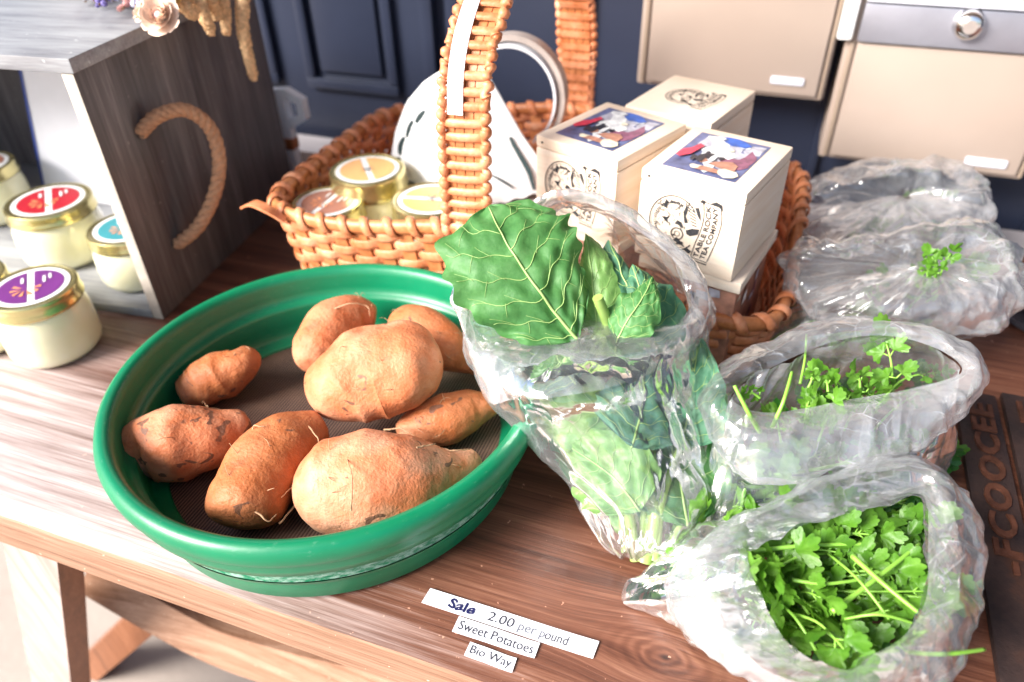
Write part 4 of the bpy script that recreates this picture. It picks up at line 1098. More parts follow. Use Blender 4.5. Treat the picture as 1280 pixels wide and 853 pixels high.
def kale_leaf(parent, spine, width, up, seed, mat, label=None, veins=True, **kw):
    S = leaf_surface(spine, width, up, seed, **kw)
    NE, NT_ = 64, 41; mb = MB(); vs = [S(i/(NE-1), -1+2*j/(NT_-1)) for i in range(NE) for j in range(NT_)]
    fs = [(i*NT_+j, i*NT_+j+1, (i+1)*NT_+j+1, (i+1)*NT_+j) for i in range(NE-1) for j in range(NT_-1)]
    mb.add(vs, fs); lf = mb.build('leaf', mat, parent, angle=180, label=label)
    if veins:
        v = MB(); e_s = [i/30*.97 for i in range(31)]
        def off(e, t):
            p_ = S(e, t); a_ = S(min(1, e+.01), t)-p_; b_2 = S(e, min(1, t+.02))-p_; nn = a_.cross(b_2)
            if nn.length < 1e-9: return p_
            nn.normalize()
            if nn.dot(Vector(up)) < 0: nn = -nn
            return p_+nn*.0004
        W = width
        v.tube([off(e, 0) for e in e_s], [W*.022*(1-.85*e)+.0003 for e in e_s], 6)
        for q in range(6):
            e0 = .06+q*.145
            for sg in (-1, 1):
                pts = []; m_ = 16; e00 = e0+(.04 if sg > 0 else 0)
                for i in range(m_+1):
                    t_ = sg*.92*i/m_; e = min(.99, e00+.17*(i/m_)**1.1+.012*math.sin(i*.9+q)); pts.append(off(e, t_))
                v.tube(pts, [(W*.008*(1-.75*i/m_)+.00010)*(1-.4*e0) for i in range(m_+1)], 5)
                for br in (5, 9, 12):   # small branches
                    pb = []; tb = sg*.92*br/m_; eb = e00+.17*(br/m_)**1.1
                    for i in range(7):
                        pb.append(off(min(.99, eb+.085*(i/6)*(1 if br != 9 else -.75)), tb+sg*.16*(i/6)))
                    v.tube(pb, [W*.0030*(1-.7*i/6)+.00006 for i in range(7)], 4)
        v.build('veins', M['vein'], lf, angle=180)
    return lf

kb = thing('kale_bunch', 'bunch of broad green collard leaves with pale stems standing in the tall plastic bag', 'greens', (-.09, .42, .003))
U = Vector((.25, -.62, .74))
big_shape = [(0,.16),(.06,.42),(.16,.62),(.28,.72),(.42,.90),(.58,1.0),(.74,.98),(.87,.88),(.95,.64),(1,.10)]
kale_leaf(kb, [at(722,425,.150), at(695,392,.168), at(660,345,.192), at(630,298,.212), at(610,258,.222)], .055, U+Vector((.0,0,.1)), 1.3, M['kale'], cup=.18, ruffle=.07, lobes=7, shape=big_shape)
# folded small lobes at the left of it
kale_leaf(kb, [at(640,382,.158), at(615,370,.164), at(598,352,.170)], .020, U, 4.1, M['kale'], veins=False, cup=.5, ruffle=.2)
kale_leaf(kb, [at(618,335,.178), at(598,322,.186), at(578,312,.188)], .016, U, 2.2, M['kale2'], veins=False, cup=.5, ruffle=.2)
kale_leaf(kb, [at(748,420,.140), at(744,385,.160), at(738,330,.185), at(732,292,.200)], .020, U+Vector((-.5,0,0)), 2.5, M['kale3'], cup=.5, ruffle=.06, lobes=9, label='narrow pale olive leaf beside the broad dark one')
kale_leaf(kb, [at(800,420,.140), at(790,380,.160), at(775,335,.180), at(760,300,.190)], .030, U+Vector((.3,.2,0)), 3.6, M['kale2'], cup=.6, ruffle=.10)
kale_leaf(kb, [at(812,440,.140), at(812,400,.155), at(800,360,.172), at(790,330,.182)], .030, U+Vector((-.2,.1,0)), 5.2, M['kale2'], cup=.4, ruffle=.12, lobes=4)
kale_leaf(kb, [at(770,428,.148), at(785,400,.165), at(805,370,.178), at(816,345,.186)], .020, U+Vector((-.3,.0,0)), 6.6, M['kale'], cup=.4, ruffle=.13, lobes=4)
kale_leaf(kb, [at(722,440,.120), at(715,405,.135), at(705,370,.150), at(700,330,.16)], .040, U+Vector((-.4,.2,0)), 7.9, M['kale'], cup=.3, ruffle=.1)
# leaves pressed against the inside of the bag
ins = [((780,520,.085),(730,515,.090),(680,512,.085),(648,508,.078),.032,'kale3'), ((860,660,.040),(850,600,.060),(835,540,.082),(825,470,.11),.042,'kale'),
       ((800,640,.055),(770,600,.070),(730,570,.072),(690,545,.065),.034,'kale3'), ((880,600,.045),(882,550,.06),(876,500,.08),(868,450,.10),.030,'kale'),
       ((790,560,.095),(800,520,.105),(805,480,.12),(800,430,.13),.036,'kale2'), ((720,480,.11),(700,460,.118),(660,440,.120),(620,425,.13),.036,'kale2'),
       ((840,640,.035),(800,615,.05),(765,600,.05),(730,590,.045),.022,'kale3'), ((808,680,.022),(790,650,.03),(775,625,.035),(765,600,.04),.016,'kale3'),
       ((850,560,.07),(860,520,.09),(868,470,.11),(872,420,.125),.03,'kale2'), ((750,470,.11),(745,440,.12),(740,410,.13),(735,380,.14),.034,'kale'),
       ((900,640,.03),(905,600,.04),(900,560,.05),(893,530,.055),.022,'kale')]
for i, (a_, b_, c_, d_, w_, m_) in enumerate(ins):
    kale_leaf(kb, [at(*a_), at(*b_), at(*c_), at(*d_)], w_, Vector((.1+.3*math.sin(i*2.1), -.6, .75)), i*1.7+.4, M[m_], cup=.10, ruffle=.08, lobes=5)
for i, (x0, y0, x1, y1, r_, z1) in enumerate(((795,700,770,560,.0042,.08), (806,702,812,600,.0060,.06), (818,700,850,560,.0040,.08), (782,690,776,600,.0032,.05), (828,695,880,570,.0040,.06), (838,690,900,600,.0036,.045), (800,690,830,540,.0035,.09), (812,695,790,520,.0038,.085))):
    q = MB(); a_ = at(x0, y0, .012+.003*(i % 3)); b_ = at(x1, y1, z1); md = a_.lerp(b_, .5)+Vector((.006*math.sin(i*2), 0, .004))
    q.tube(catmull([a_, md, b_], 20), [r_*(1.15-.5*j/19) for j in range(20)], 10); q.build('stem', M['stem'], kb)
q = MB(); a_ = at(768,425,.135); b_ = at(747,372,.178); q.tube([a_, a_.lerp(b_,.5), b_], [.0046,.0044,.0042], 12); q.build('stem', M['stem'], kb, label='thick cut stalk standing up in the mouth')

# cilantro
def leaflet_verts(rnd, size):
    """one lobed, toothed fan-shaped leaflet in the xy plane, stalk at the origin, pointing +y."""
    lob = rnd.choice((3, 3, 5)); pts = []; n = 44; ph = rnd.uniform(-.1, .1)
    for i in range(n+1):
        a = -2.15+4.3*i/n
        cl = abs(math.cos(a*lob/2*.93+ph))
        r = .42+.55*cl**.8
        r += .11*(abs(math.sin(i*math.pi/4))-.5)*(.5+cl)
        r *= 1-.22*abs(a)/2.1
        pts.append((r*math.sin(a)*size, (r*math.cos(a)+.30)*size))
    return pts
def add_leaflet(mb, Mx, rnd, size):
    pts = leaflet_verts(rnd, size); c1 = rnd.uniform(-.9, .9); c2 = rnd.uniform(-.5, .9)
    def z(x, y): return (c1*x*x+c2*y*y*.5)/size*.6+.13*size*math.sin(x/size*4+c1*5)*math.cos(y/size*3)+.05*size*math.cos(math.atan2(x, y+1e-6)*5)
    vs = [(0, 0, 0)]; vs += [(x*.5, y*.5+.1*size*.5, z(x*.5, y*.5)) for x, y in pts]; vs += [(x, y, z(x, y)) for x, y in pts]
    n = len(pts); fs = [(0, i+2, i+1) for i in range(n-1)]+[(1+i, 2+i, 2+n+i, 1+n+i) for i in range(n-1)]
    mb.add([Mx @ Vector(v) for v in vs], fs)
def add_sprig(mb, mbs, root, tip, rnd, size, up):
    root, tip = Vector(root), Vector(tip); mid = root.lerp(tip, .5)+Vector((rnd.uniform(-1,1), rnd.uniform(-1,1), rnd.uniform(0,1)))*(tip-root).length*.12
    path = catmull([root, mid, tip], 10); mbs.tube(path, [.0012-.0006*i/9 for i in range(10)], 6)
    dr = (path[-1]-path[-3]).normalized(); upv = Vector(up)+Vector((rnd.uniform(-.6,.6), rnd.uniform(-.6,.6), rnd.uniform(-.3,.3)))
    side = dr.cross(upv).normalized(); upv = side.cross(dr).normalized()
    specs = [(0, 0, 1.)]+[(sg*.75+rnd.uniform(-.2,.2), -.7, .85) for sg in (-1, 1)]
    if rnd.random() < .6: specs += [(sg*1.0+rnd.uniform(-.2,.2), -1.9, .75) for sg in (-1, 1)]
    for (an, back, sc_) in specs:
        d_ = (dr*math.cos(an)+side*math.sin(an)).normalized(); s2 = d_.cross(upv).normalized()
        base = tip+dr*back*size; q = base+d_*size*.35
        if an: mbs.tube([base, q], .0006, 5)
        tl = upv+Vector((rnd.uniform(-.5,.5), rnd.uniform(-.5,.5), rnd.uniform(-.3,.3))); s2 = d_.cross(tl).normalized(); u2 = s2.cross(d_)
        Mx = Matrix(((s2.x, d_.x, u2.x, q.x), (s2.y, d_.y, u2.y, q.y), (s2.z, d_.z, u2.z, q.z), (0,0,0,1)))
        add_leaflet(mb, Mx, rnd, size*sc_)
def inpoly(x, y, poly_):
    c = False; j = len(poly_)-1
    for i in range(len(poly_)):
        xi, yi = poly_[i][0], poly_[i][1]; xj, yj = poly_[j][0], poly_[j][1]
        if (yi > y) != (yj > y) and x < (xj-xi)*(y-yi)/(yj-yi)+xi: c = not c
        j = i
    return c
def herb(label, loc, zones, seed, longstems=(), heads=()):
    t = thing('cilantro_bunch', label, 'herbs', loc, group='bunches of cilantro in plastic bags')
    rnd = random.Random(seed); A_, B_, S_ = MB(), MB(), MB()
    for (poly_, n_, z0, z1, size, base) in zones:
        xs_ = [p_[0] for p_ in poly_]; ys = [p_[1] for p_ in poly_]; cnt = 0; g_ = 0
        while cnt < n_ and g_ < 9000:
            g_ += 1
            x, y = rnd.uniform(min(xs_), max(xs_)), rnd.uniform(min(ys), max(ys))
            if not inpoly(x, y, poly_): continue
            z_ = rnd.uniform(z0, z1); tip = at(x, y, z_); cnt += 1
            bp = at(*base); root = tip.lerp(bp, rnd.uniform(.25,.5)); root.z = max(.006, z_-rnd.uniform(.01,.035))
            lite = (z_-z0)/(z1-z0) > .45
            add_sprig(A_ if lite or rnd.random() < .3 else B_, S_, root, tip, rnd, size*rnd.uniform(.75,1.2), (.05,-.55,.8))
    if seed == 21:
        for q_ in range(16):
            x, y = rnd.uniform(950, 1090), rnd.uniform(670, 810); a_ = rnd.uniform(-.9, .9); L_ = rnd.uniform(60, 120); z_ = rnd.uniform(.055, .078)
            P3 = [(x, y, z_-.012), (x+L_*.5*math.cos(a_), y+L_*.5*math.sin(a_)-8, z_), (x+L_*math.cos(a_), y+L_*math.sin(a_), z_-.006)]
            if all(inpoly(c_[0], c_[1], op1) for c_ in P3): S_.tube(catmull([at(*c_) for c_ in P3], 16), [rnd.uniform(.0008,.0013)]*16, 6)
    for (p0, p1, p2, r_) in longstems: S_.tube(catmull([at(*p0), at(*p1), at(*p2)], 16), [r_*(1-.35*i/15) for i in range(16)], 7)
    for (root, tip, size) in heads: add_sprig(A_, S_, at(*root), at(*tip), rnd, size, (.05,-.75,.6))
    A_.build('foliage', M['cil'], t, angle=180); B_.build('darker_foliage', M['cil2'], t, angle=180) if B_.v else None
    S_.build('stems', M['cstem'], t, angle=180); return t
op1 = [(925,700),(1000,650),(1080,628),(1160,605),(1172,680),(1168,760),(1130,825),(1075,858),(1000,840),(950,780)]
herb('fresh cilantro filling the wide open bag nearest the camera', (.1,.36,.004),
     [(op1, 85, .018, .074, .0150, (900,720,.02)), ([(840,660),(900,630),(930,690),(880,760),(850,740)], 12, .01, .035, .009, (820,740,.01)), ([(860,750),(930,760),(960,830),(900,800)], 7, .01, .03, .009, (820,740,.01))], 21,
     longstems=[((935,690,.062),(1010,682,.072),(1095,680,.075),.0018), ((1040,765,.070),(1100,720,.078),(1150,680,.080),.0019), ((1065,695,.080),(1110,735,.082),(1153,770,.080),.0020), ((990,725,.070),(1030,730,.074),(1075,725,.074),.0015),
                ((1130,745,.065),(1160,748,.070),(1175,748,.07),.0013), ((1130,815,.075),(1180,818,.098),(1231,812,.092),.0015), ((880,760,.02),(860,720,.03),(900,660,.03),.0022), ((815,745,.01),(850,735,.012),(890,700,.02),.0022), ((835,690,.02),(870,660,.03),(960,640,.035),.002)])
herb('cilantro sprigs poking from the slack bag in the middle of the row', (.1,.5,.004),
     [([(880,590),(960,560),(1150,545),(1190,560),(1170,600),(1050,640),(930,680),(880,660)], 46, .012, .055, .015, (900,650,.01)), ([(940,500),(1180,455),(1170,490),(960,520)], 16, .075, .105, .010, (1000,600,.03))], 22,
     longstems=[((950,540,.09),(935,515,.11),(918,482,.125),.0022), ((965,535,.10),(980,500,.12),(990,465,.13),.0018), ((1000,480,.12),(1006,450,.13),(1008,418,.135),.0012), ((890,600,.03),(1000,590,.045),(1100,570,.05),.002), ((880,640,.015),(940,600,.03),(1020,600,.035),.0025)],
     heads=[((1115,470,.115),(1108,430,.135),.0145), ((1035,490,.11),(1030,470,.120),.010), ((1075,485,.11),(1072,468,.120),.0095), ((1050,480,.11),(1045,475,.118),.0085), ((950,498,.11),(935,490,.118),.007), ((1010,485,.115),(1015,468,.125),.007)])
herb('cilantro showing faintly in the third bag with one bright leaf out', (.16,.70,.004),
     [([(1060,340),(1240,320),(1240,360),(1080,370)], 14, .06, .09, .010, (1100,400,.02)), ([(975,400),(1040,380),(1180,405),(1150,420),(1000,420)], 18, .015, .04, .011, (1000,420,.01))], 23,
     longstems=[((1172,350,.11),(1172,335,.125),(1170,322,.135),.0014), ((940,425,.015),(975,405,.03),(1010,390,.04),.003), ((955,432,.012),(985,415,.025),(1020,400,.035),.003)],
     heads=[((1170,345,.12),(1165,322,.140),.0090), ((1175,345,.12),(1188,318,.140),.0085), ((1160,345,.12),(1160,335,.13),.008)])
herb('hardly visible cilantro inside the rearmost cloudy bag', (.15,.93,.004),
     [([(1040,250),(1200,240),(1200,290),(1060,290)], 14, .01, .035, .011, (1050,300,.01))], 24)

# ---------------------------------------------------------------- plastic bags
def by_angle(ring_, n):
    """resample a closed (px,py,z) outline by angle round its centre"""
    dense = catmull([(p_[0], p_[1], p_[2]*1000) for p_ in ring_], 400, closed=True)
    cx_ = (min(p_.x for p_ in dense)+max(p_.x for p_ in dense))/2; cy_ = (min(p_.y for p_ in dense)+max(p_.y for p_ in dense))/2
    sx_ = (max(p_.x for p_ in dense)-min(p_.x for p_ in dense))/2+1e-6; sy_ = (max(p_.y for p_ in dense)-min(p_.y for p_ in dense))/2+1e-6
    an = [(math.atan2((p_.y-cy_)/sy_, (p_.x-cx_)/sx_) % (2*math.pi), p_) for p_ in dense]; an.sort(key=lambda q: q[0])
    A_ = np.array([a for a, _ in an]); X_ = np.array([[p_.x, p_.y, p_.z] for _, p_ in an])
    th = np.linspace(0, 2*math.pi, n, endpoint=False)
    A3 = np.concatenate([A_-2*math.pi, A_, A_+2*math.pi]); X3 = np.concatenate([X_, X_, X_])
    out = [np.interp(th, A3, X3[:, i]) for i in range(3)]
    return [at(out[0][i], out[1][i], out[2][i]/1000) for i in range(n)]
def film(parent, name, rings, mat, n=200, lin=0., rows=14, amp=.004, seed=0., cell=26, pin=(False, False), zmin=.0012, cap=False, pleats=0., tw=None):
    R_ = [by_angle(r_, n) for r_ in rings]; V = []; m_ = len(R_)
    tot = (m_-1)*rows
    for i in range(tot+1):
        u = i/rows; k_ = min(int(u), m_-2); t_ = u-k_; row = []
        for j in range(n):
            p0 = R_[max(k_-1, 0)][j]; p1 = R_[k_][j]; p2 = R_[k_+1][j]; p3 = R_[min(k_+2, m_-1)][j]
            row.append((.5*((2*p1)+(p2-p0)*t_+(2*p0-5*p1+4*p2-p3)*t_*t_+(3*p1-p0-3*p2+p3)*t_**3)).lerp(p1.lerp(p2, t_), lin))
        V.append(row)
    rowsN = len(V); out = []
    for i in range(rowsN):
        for j in range(n):
            p_ = V[i][j]; a_ = V[i][(j+1) % n]-V[i][j-1]; b_ = V[min(i+1, rowsN-1)][j]-V[max(i-1, 0)][j]
            nn = a_.cross(b_); nn = nn.normalized() if nn.length > 1e-10 else Vector((0,0,1))
            e = 1.
            if pin[0]: e *= min(1, i/6)
            if pin[1]: e *= min(1, (rowsN-1-i)/3)
            q = Vector((p_.x*cell+seed, p_.y*cell*1.3, p_.z*cell-seed))
            d1 = mnoise.voronoi(q)[0]; d2 = mnoise.voronoi(q*2.9)[0]
            h = (.28-(d1[1]-d1[0]))*1.6+(.28-(d2[1]-d2[0]))*.35+.5*(.7-2*abs(mnoise.noise(q*1.2)))
            th = j/n*2*math.pi; u_ = i/rows
            f1 = .8-2.6*abs(mnoise.noise(Vector((math.cos(th)*2.7+seed, math.sin(th)*2.7, u_*.55+seed))))
            f2 = .7-2.6*abs(mnoise.noise(Vector((math.cos(th)*9+seed, math.sin(th)*9, u_*.9-seed+math.sin(th*3)*.3))))
            h = h*.85+f1*.55+f2*(.08+pleats*.35)
            p_ = p_+nn*(h*amp*e); p_.z = max(p_.z, zmin)
            out.append(p_)
    fs = [(i*n+j, i*n+(j+1) % n, (i+1)*n+(j+1) % n, (i+1)*n+j) for i in range(rowsN-1) for j in range(n)]
    if cap: fs.append(tuple(range(n))[::-1])
    mb = MB(); mb.add(out, fs); return mb.build(name, mat, parent, angle=70)
def ell(cx_, cy_, a_, b_, zc, dz, rot=0, n=16):
    r = []
    for i in range(n):
        th = 2*math.pi*i/n; x, y = a_*math.cos(th), b_*math.sin(th)
        r.append((cx_+x*math.cos(rot)-y*math.sin(rot), cy_+x*math.sin(rot)+y*math.cos(rot), zc+dz*math.sin(th)))
    return r
FB = [film_mat('clear_film_%s' % n_, *a_) for n_, a_ in dict(tall=(.02,.55,.32,15,.3), open=(.02,.6,.30,18,1.7), slack=(.02,.55,.30,16,3.1), far=(.07,.6,.45,15,4.4)).items()]
FC = [film_mat('folded_film_%s' % n_, *a_) for n_, a_ in dict(tall=(.07,.95,.28,14,5.3), open=(.10,.95,.30,16,6.9), slack=(.07,.95,.28,15,8.2), far=(.09,.95,.34,16,9.4)).items()]
GRP = 'clear plastic produce bags'
# tall kale bag
kbag = thing('plastic_bag', 'tall clear plastic bag with turned down cuff holding the broad collard leaves', 'plastic bag', (-.05,.40,.0), group=GRP)
mouth = [(565,378,.158),(610,390,.150),(700,397,.146),(790,405,.148),(845,402,.150),(868,372,.162),(852,338,.176),(820,305,.192),(775,275,.208),(722,252,.218),(665,268,.205),(600,325,.180)]
film(kbag, 'bag_body', [ell(800,697,36,7,.010,.006,.12), ell(802,672,62,16,.018,.014,.15), ell(806,625,88,24,.034,.026,.1), ell(782,555,118,30,.056,.034,-.05), ell(752,490,140,36,.080,.040,-.12), ell(735,430,152,50,.110,.036,-.15), mouth], FB[0], n=220, rows=9, amp=.0042, seed=.4, cell=22)
m_out = [(562,380,.160),(607,394,.156),(700,404,.153),(790,412,.154),(852,412,.154),(884,380,.158),(868,335,.176),(832,296,.196),(785,264,.214),(722,240,.226),(655,258,.212),(590,320,.184)]
hem = [(612,497,.118),(640,500,.122),(700,496,.124),(790,476,.126),(862,440,.126),(890,400,.120),(880,360,.140),(850,325,.160),(800,295,.176),(725,262,.190),(650,285,.176),(592,390,.140)]
film(kbag, 'folded_cuff', [mouth, m_out, [((a_[0]+b_[0])/2, (a_[1]+b_[1])/2, (a_[2]+b_[2])/2+.006) for a_, b_ in zip(m_out, hem)], hem], FC[0], lin=.75, n=220, rows=9, amp=.0036, seed=2.1, cell=26, pin=(True, False))
# wide open bag
obag = thing('plastic_bag', 'wide open clear plastic bag with thick rolled rim, nearest the camera at right', 'plastic bag', (.1,.37,.0), group=GRP)
foot = [(800,745,.002),(850,690,.002),(950,645,.002),(1090,618,.002),(1180,650,.002),(1195,760,.002),(1150,838,.002),(1010,838,.002),(890,800,.002)]
mid = [(782,750,.010),(832,690,.036),(880,655,.046),(950,625,.050),(1090,590,.046),(1196,630,.046),(1210,760,.046),(1160,855,.046),(1010,858,.046),(900,818,.040),(830,775,.014)]
open1 = [(935,695,.082),(975,668,.082),(1040,645,.084),(1110,626,.086),(1155,622,.088),(1160,690,.090),(1157,750,.090),(1130,795,.088),(1085,822,.086),(1060,838,.082),(1000,820,.080),(962,770,.080)]
roll1 = [(885,705,.088),(930,660,.096),(1020,612,.100),(1100,590,.102),(1170,598,.104),(1198,670,.106),(1198,750,.106),(1170,815,.104),(1110,850,.102),(1040,860,.098),(950,835,.094),(900,770,.088)]
out1 = [(842,725,.070),(890,670,.076),(1000,610,.082),(1110,574,.086),(1190,592,.088),(1226,670,.090),(1222,760,.090),(1195,840,.086),(1120,880,.082),(1020,878,.076),(920,842,.070),(862,790,.066)]
hem1 = [(838,728,.040),(895,680,.052),(1000,625,.058),(1100,592,.062),(1180,610,.062),(1212,680,.062),(1210,760,.062),(1185,835,.060),(1120,868,.056),(1020,870,.05),(925,836,.044),(860,790,.038)]
film(obag, 'bag_body', [foot, mid, open1], FB[1], n=220, rows=16, amp=.0040, seed=5.5, cell=26, cap=False)
film(obag, 'rolled_rim', [open1, roll1, out1, hem1], FC[1], lin=.75, n=240, rows=12, amp=.0042, seed=7.7, cell=22, pin=(True, False), pleats=.25)
# slack bag in the middle
sbag = thing('plastic_bag', 'slack clear plastic bag behind the wide open one, with wide folded front band', 'plastic bag', (.1,.54,.0), group=GRP)
foot2 = [(878,640,.002),(930,600,.002),(1050,560,.002),(1160,555,.002),(1185,585,.002),(1120,640,.002),(1000,680,.002),(900,690,.002)]
mid2 = [(868,610,.04),(920,560,.05),(1050,520,.06),(1170,520,.055),(1195,565,.050),(1130,620,.045),(1000,655,.040),(900,665,.03)]
open2 = [(915,492,.112),(960,462,.126),(1040,428,.138),(1110,420,.142),(1175,438,.138),(1202,465,.126),(1150,484,.112),(1060,500,.106),(980,515,.104),(935,512,.106)]
roll2 = [(895,492,.116),(945,448,.132),(1030,414,.144),(1110,408,.148),(1185,424,.144),(1222,466,.130),(1185,505,.116),(1080,528,.112),(980,548,.110),(918,530,.110)]
out2 = [(879,490,.104),(930,440,.120),(1030,404,.134),(1115,402,.138),(1200,424,.134),(1232,468,.118),(1210,512,.100),(1180,545,.094),(1080,580,.088),(960,605,.086),(900,560,.090)]
hem2 = [(890,500,.085),(935,455,.1),(1030,420,.110),(1115,415,.114),(1190,435,.110),(1215,470,.096),(1190,515,.082),(1150,552,.076),(1070,578,.072),(960,598,.070),(905,560,.074)]
film(sbag, 'bag_body', [foot2, mid2, open2], FB[2], n=220, rows=16, amp=.0050, seed=11.5, cell=22)
film(sbag, 'folded_band', [open2, roll2, out2, hem2], FC[2], lin=.75, n=240, rows=12, amp=.0045, seed=13.7, cell=20, pin=(True, False), pleats=.15)
# third bag
tbag = thing('plastic_bag', 'crumpled clear plastic bag reaching the right edge, third from the front', 'plastic bag', (.16,.72,.0), group=GRP)
foot3 = [(965,428,.002),(1020,400,.002),(1150,380,.002),(1240,380,.002),(1240,415,.002),(1150,440,.002),(1040,450,.002)]
mid3 = [(955,420,.03),(1000,375,.055),(1120,335,.07),(1240,340,.07),(1255,390,.06),(1160,425,.05),(1040,440,.035)]
open3 = ell(1160,336,16,3,.118,.002)
roll3 = [(1000,330,.112),(1060,304,.132),(1150,290,.142),(1230,292,.138),(1262,330,.124),(1220,372,.112),(1120,385,.106),(1030,375,.104)]
out3 = [(976,335,.094),(1005,305,.112),(1060,314,.118),(1150,284,.130),(1225,281,.126),(1270,312,.116),(1281,368,.100),(1252,408,.084),(1205,422,.078),(1100,405,.078),(1010,388,.080)]
hem3 = [(990,345,.07),(1020,325,.085),(1070,325,.09),(1150,300,.1),(1215,300,.098),(1250,325,.09),(1255,370,.075),(1235,400,.062),(1190,412,.058),(1100,400,.058),(1020,385,.06)]
film(tbag, 'bag_body', [foot3, mid3, open3], FB[3], n=220, rows=14, amp=.0060, seed=21.5, cell=20)
film(tbag, 'crumpled_top', [open3, roll3, out3, hem3], FC[3], lin=.75, n=240, rows=12, amp=.0075, seed=23.7, cell=22, pin=(True, False))
# rearmost bag
rbag = thing('plastic_bag', 'cloudy crumpled plastic bag below the right mailbox, farthest back of the bags', 'plastic bag', (.15,.93,.0), group=GRP)
foot4 = [(1000,330,.002),(1060,300,.002),(1150,285,.002),(1215,290,.002),(1220,330,.002),(1120,350,.002),(1030,355,.002)]
mid4 = [(985,300,.04),(1040,262,.055),(1140,245,.06),(1225,255,.06),(1232,300,.05),(1140,330,.04),(1030,335,.035)]
open4 = ell(1130,247,10,2.5,.088,.002)
roll4 = [(1030,245,.092),(1080,226,.108),(1150,216,.116),(1205,230,.106),(1218,256,.096),(1160,276,.090),(1070,278,.086)]
out4 = [(1002,245,.082),(1018,224,.090),(1060,212,.096),(1112,205,.102),(1172,201,.104),(1214,214,.100),(1234,246,.090),(1226,280,.078),(1150,304,.070),(1050,312,.068),(1004,288,.072)]
hem4 = [(1000,265,.05),(1020,240,.065),(1060,228,.075),(1112,220,.08),(1172,216,.08),(1205,228,.078),(1222,255,.065),(1215,288,.055),(1150,310,.048),(1050,322,.045),(1000,300,.045)]
film(rbag, 'bag_body', [foot4, mid4, open4], FB[3], n=200, rows=12, amp=.0065, seed=31.5, cell=18)
film(rbag, 'crumpled_top', [open4, roll4, out4, hem4], FC[3], lin=.75, n=220, rows=12, amp=.0085, seed=33.7, cell=20, pin=(True, False))

# ---------------------------------------------------------------- iron lettered bars at right
def bar(label, x0a, x0b, ya, yb, word, group='rusty iron lettered bars on the table'):
    t = thing('iron_bar', label, 'iron bar', ((x0a+x0b)/2, (ya+yb)/2, 0), group=group)
    b = MB(); b.box((x0a, ya, .0005), (x0b, yb, .0075), .0014)
    b.build('plate', M['iron'], t, angle=35)
    if word:
        vs, fs = text_mesh(word, 1., bold=.03, space=1.12); tb = MB(); x1 = max(v.x for v in vs); W = (x0b-x0a)
        out = []
        for v in vs:  # reading away from the viewer, tops to the left
            out.append(Vector((x0b-W*.20-(v.y/.7)*W*.52, word_y0+(word_y1-word_y0)*v.x/x1, .0078)))
        tb.add(out, fs); o = tb.build('raised_letters', M['iron_letter'], t, smooth=False)
        md = o.modifiers.new('Solid', 'SOLIDIFY'); md.thickness = .0022; md.offset = 1
    return t
M['iron_letter'] = simple('rusty_letter', (.13,.05,.03), .5, .4, 90, .5, 300, .001, Metallic=.3)
word_y0, word_y1 = at(1238,712,.008).y, at(1238,508,.008).y
e0 = at(1206,600,0).x; e1 = at(1262,600,0).x
bar('near dark iron bar with cut letters lying beside the wide open bag', e0, e1, .30, .668, '-FCOOCEE')
word_y0, word_y1 = at(1300,640,.008).y, at(1285,505,.008).y
bar('second dark iron bar cut off by the right edge, with darker letters', e1+.006, e1+.044, .30, .676, 'COE')
tr = MB(); c = at(1310, 398, .0)
tr.lathe([(0,.006),(.055,.006),(.062,.010),(.066,.010),(.066,.004),(.060,.0005),(0,.0005)], (c.x+.01, c.y+.01, 0), 64); tr.lathe([(0,.018),(.047,.018),(.052,.021),(.055,.021),(.055,.014),(.050,.0115),(0,.0115)], (c.x+.014, c.y+.016, 0), 64)
tag(tr.build('iron_dish', simple('dark_grey_iron', (.06,.055,.065), .45, .2, 40, .2), None), 'dark grey stacked iron dish at the right edge behind the crumpled bag', 'dish')

# ---------------------------------------------------------------- lift everything so the ground is at z = 0
for o in list(COL.objects):
    if o.parent is None: o.location.z += .75

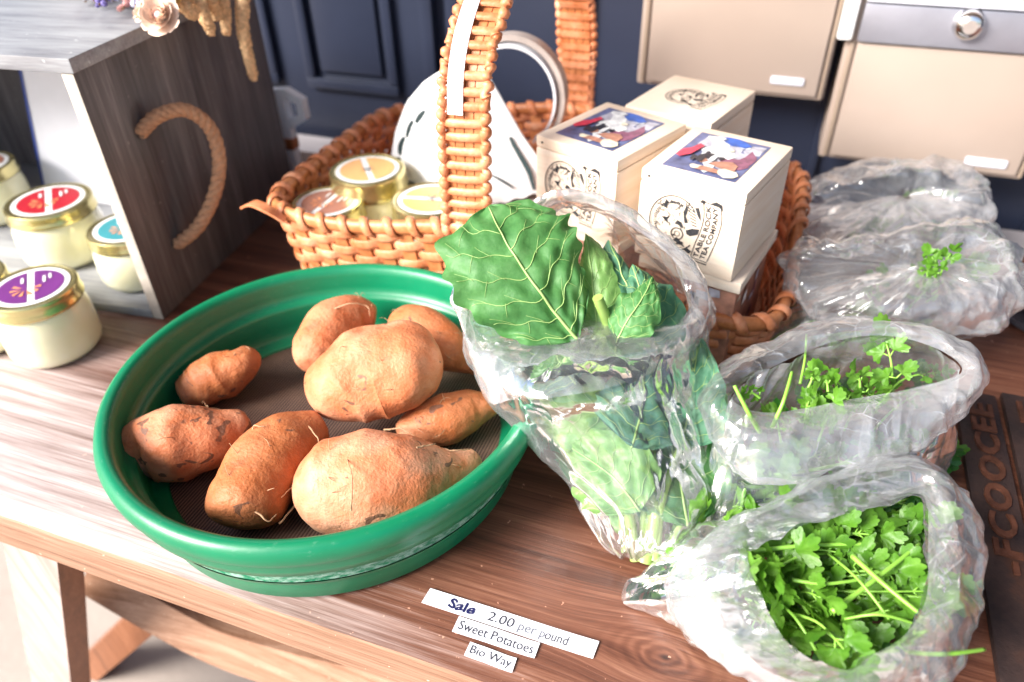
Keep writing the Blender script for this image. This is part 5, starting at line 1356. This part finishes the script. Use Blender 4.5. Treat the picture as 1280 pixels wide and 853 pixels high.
# ---------------------------------------------------------------- camera
cam = bpy.data.cameras.new('Camera'); co = bpy.data.objects.new('Camera', cam); COL.objects.link(co)
Rm = Matrix(((ROT[0][0], -ROT[0][1], -ROT[0][2]), (ROT[1][0], -ROT[1][1], -ROT[1][2]), (ROT[2][0], -ROT[2][1], -ROT[2][2])))
mw = Rm.to_4x4(); mw.translation = Vector((0, 0, 1.25)); co.matrix_world = mw
cam.sensor_width = 36; cam.sensor_fit = 'HORIZONTAL'; cam.lens = FPX/1280*36; cam.clip_end = 300; cam.clip_start = .02
cam.dof.use_dof = True; cam.dof.focus_distance = .56; cam.dof.aperture_fstop = 4.0
sc.camera = co

# ---------------------------------------------------------------- light
SUN_DIR = Vector((-.56, -.60, .54)).normalized()   # towards the sun
elev = math.asin(SUN_DIR.z); az = math.atan2(SUN_DIR.x, SUN_DIR.y)
w = bpy.data.worlds.new('World'); sc.world = w; w.use_nodes = True
nt = w.node_tree; nt.nodes.clear()
sky = nt.nodes.new('ShaderNodeTexSky'); sky.sky_type = 'NISHITA'; sky.sun_disc = False
sky.sun_elevation = elev; sky.sun_rotation = az; sky.air_density = 1.0; sky.dust_density = 2.5; sky.ozone_density = 1.
bg = nt.nodes.new('ShaderNodeBackground'); bg.inputs[1].default_value = .11
ow = nt.nodes.new('ShaderNodeOutputWorld'); nt.links.new(sky.outputs[0], bg.inputs[0]); nt.links.new(bg.outputs[0], ow.inputs[0])
sl_ = bpy.data.lights.new('Sun', 'SUN'); sl_.energy = 4.3; sl_.angle = R3(28); sl_.color = (1, .96, .90)
so = bpy.data.objects.new('Sun', sl_); COL.objects.link(so); so.rotation_euler = SUN_DIR.to_track_quat('Z', 'Y').to_euler(); so.location = (0, 0, 4)
vs_ = sc.view_settings; vs_.view_transform = 'Standard'; vs_.look = 'None'; vs_.exposure = 1.25; vs_.gamma = 1.0; vs_.use_curve_mapping = False
sc.cycles.use_denoising = True
sc.cycles.transparent_max_bounces = 32; sc.cycles.max_bounces = 8; sc.cycles.diffuse_bounces = 4; sc.cycles.glossy_bounces = 4
sc.cycles.sample_clamp_indirect = 6
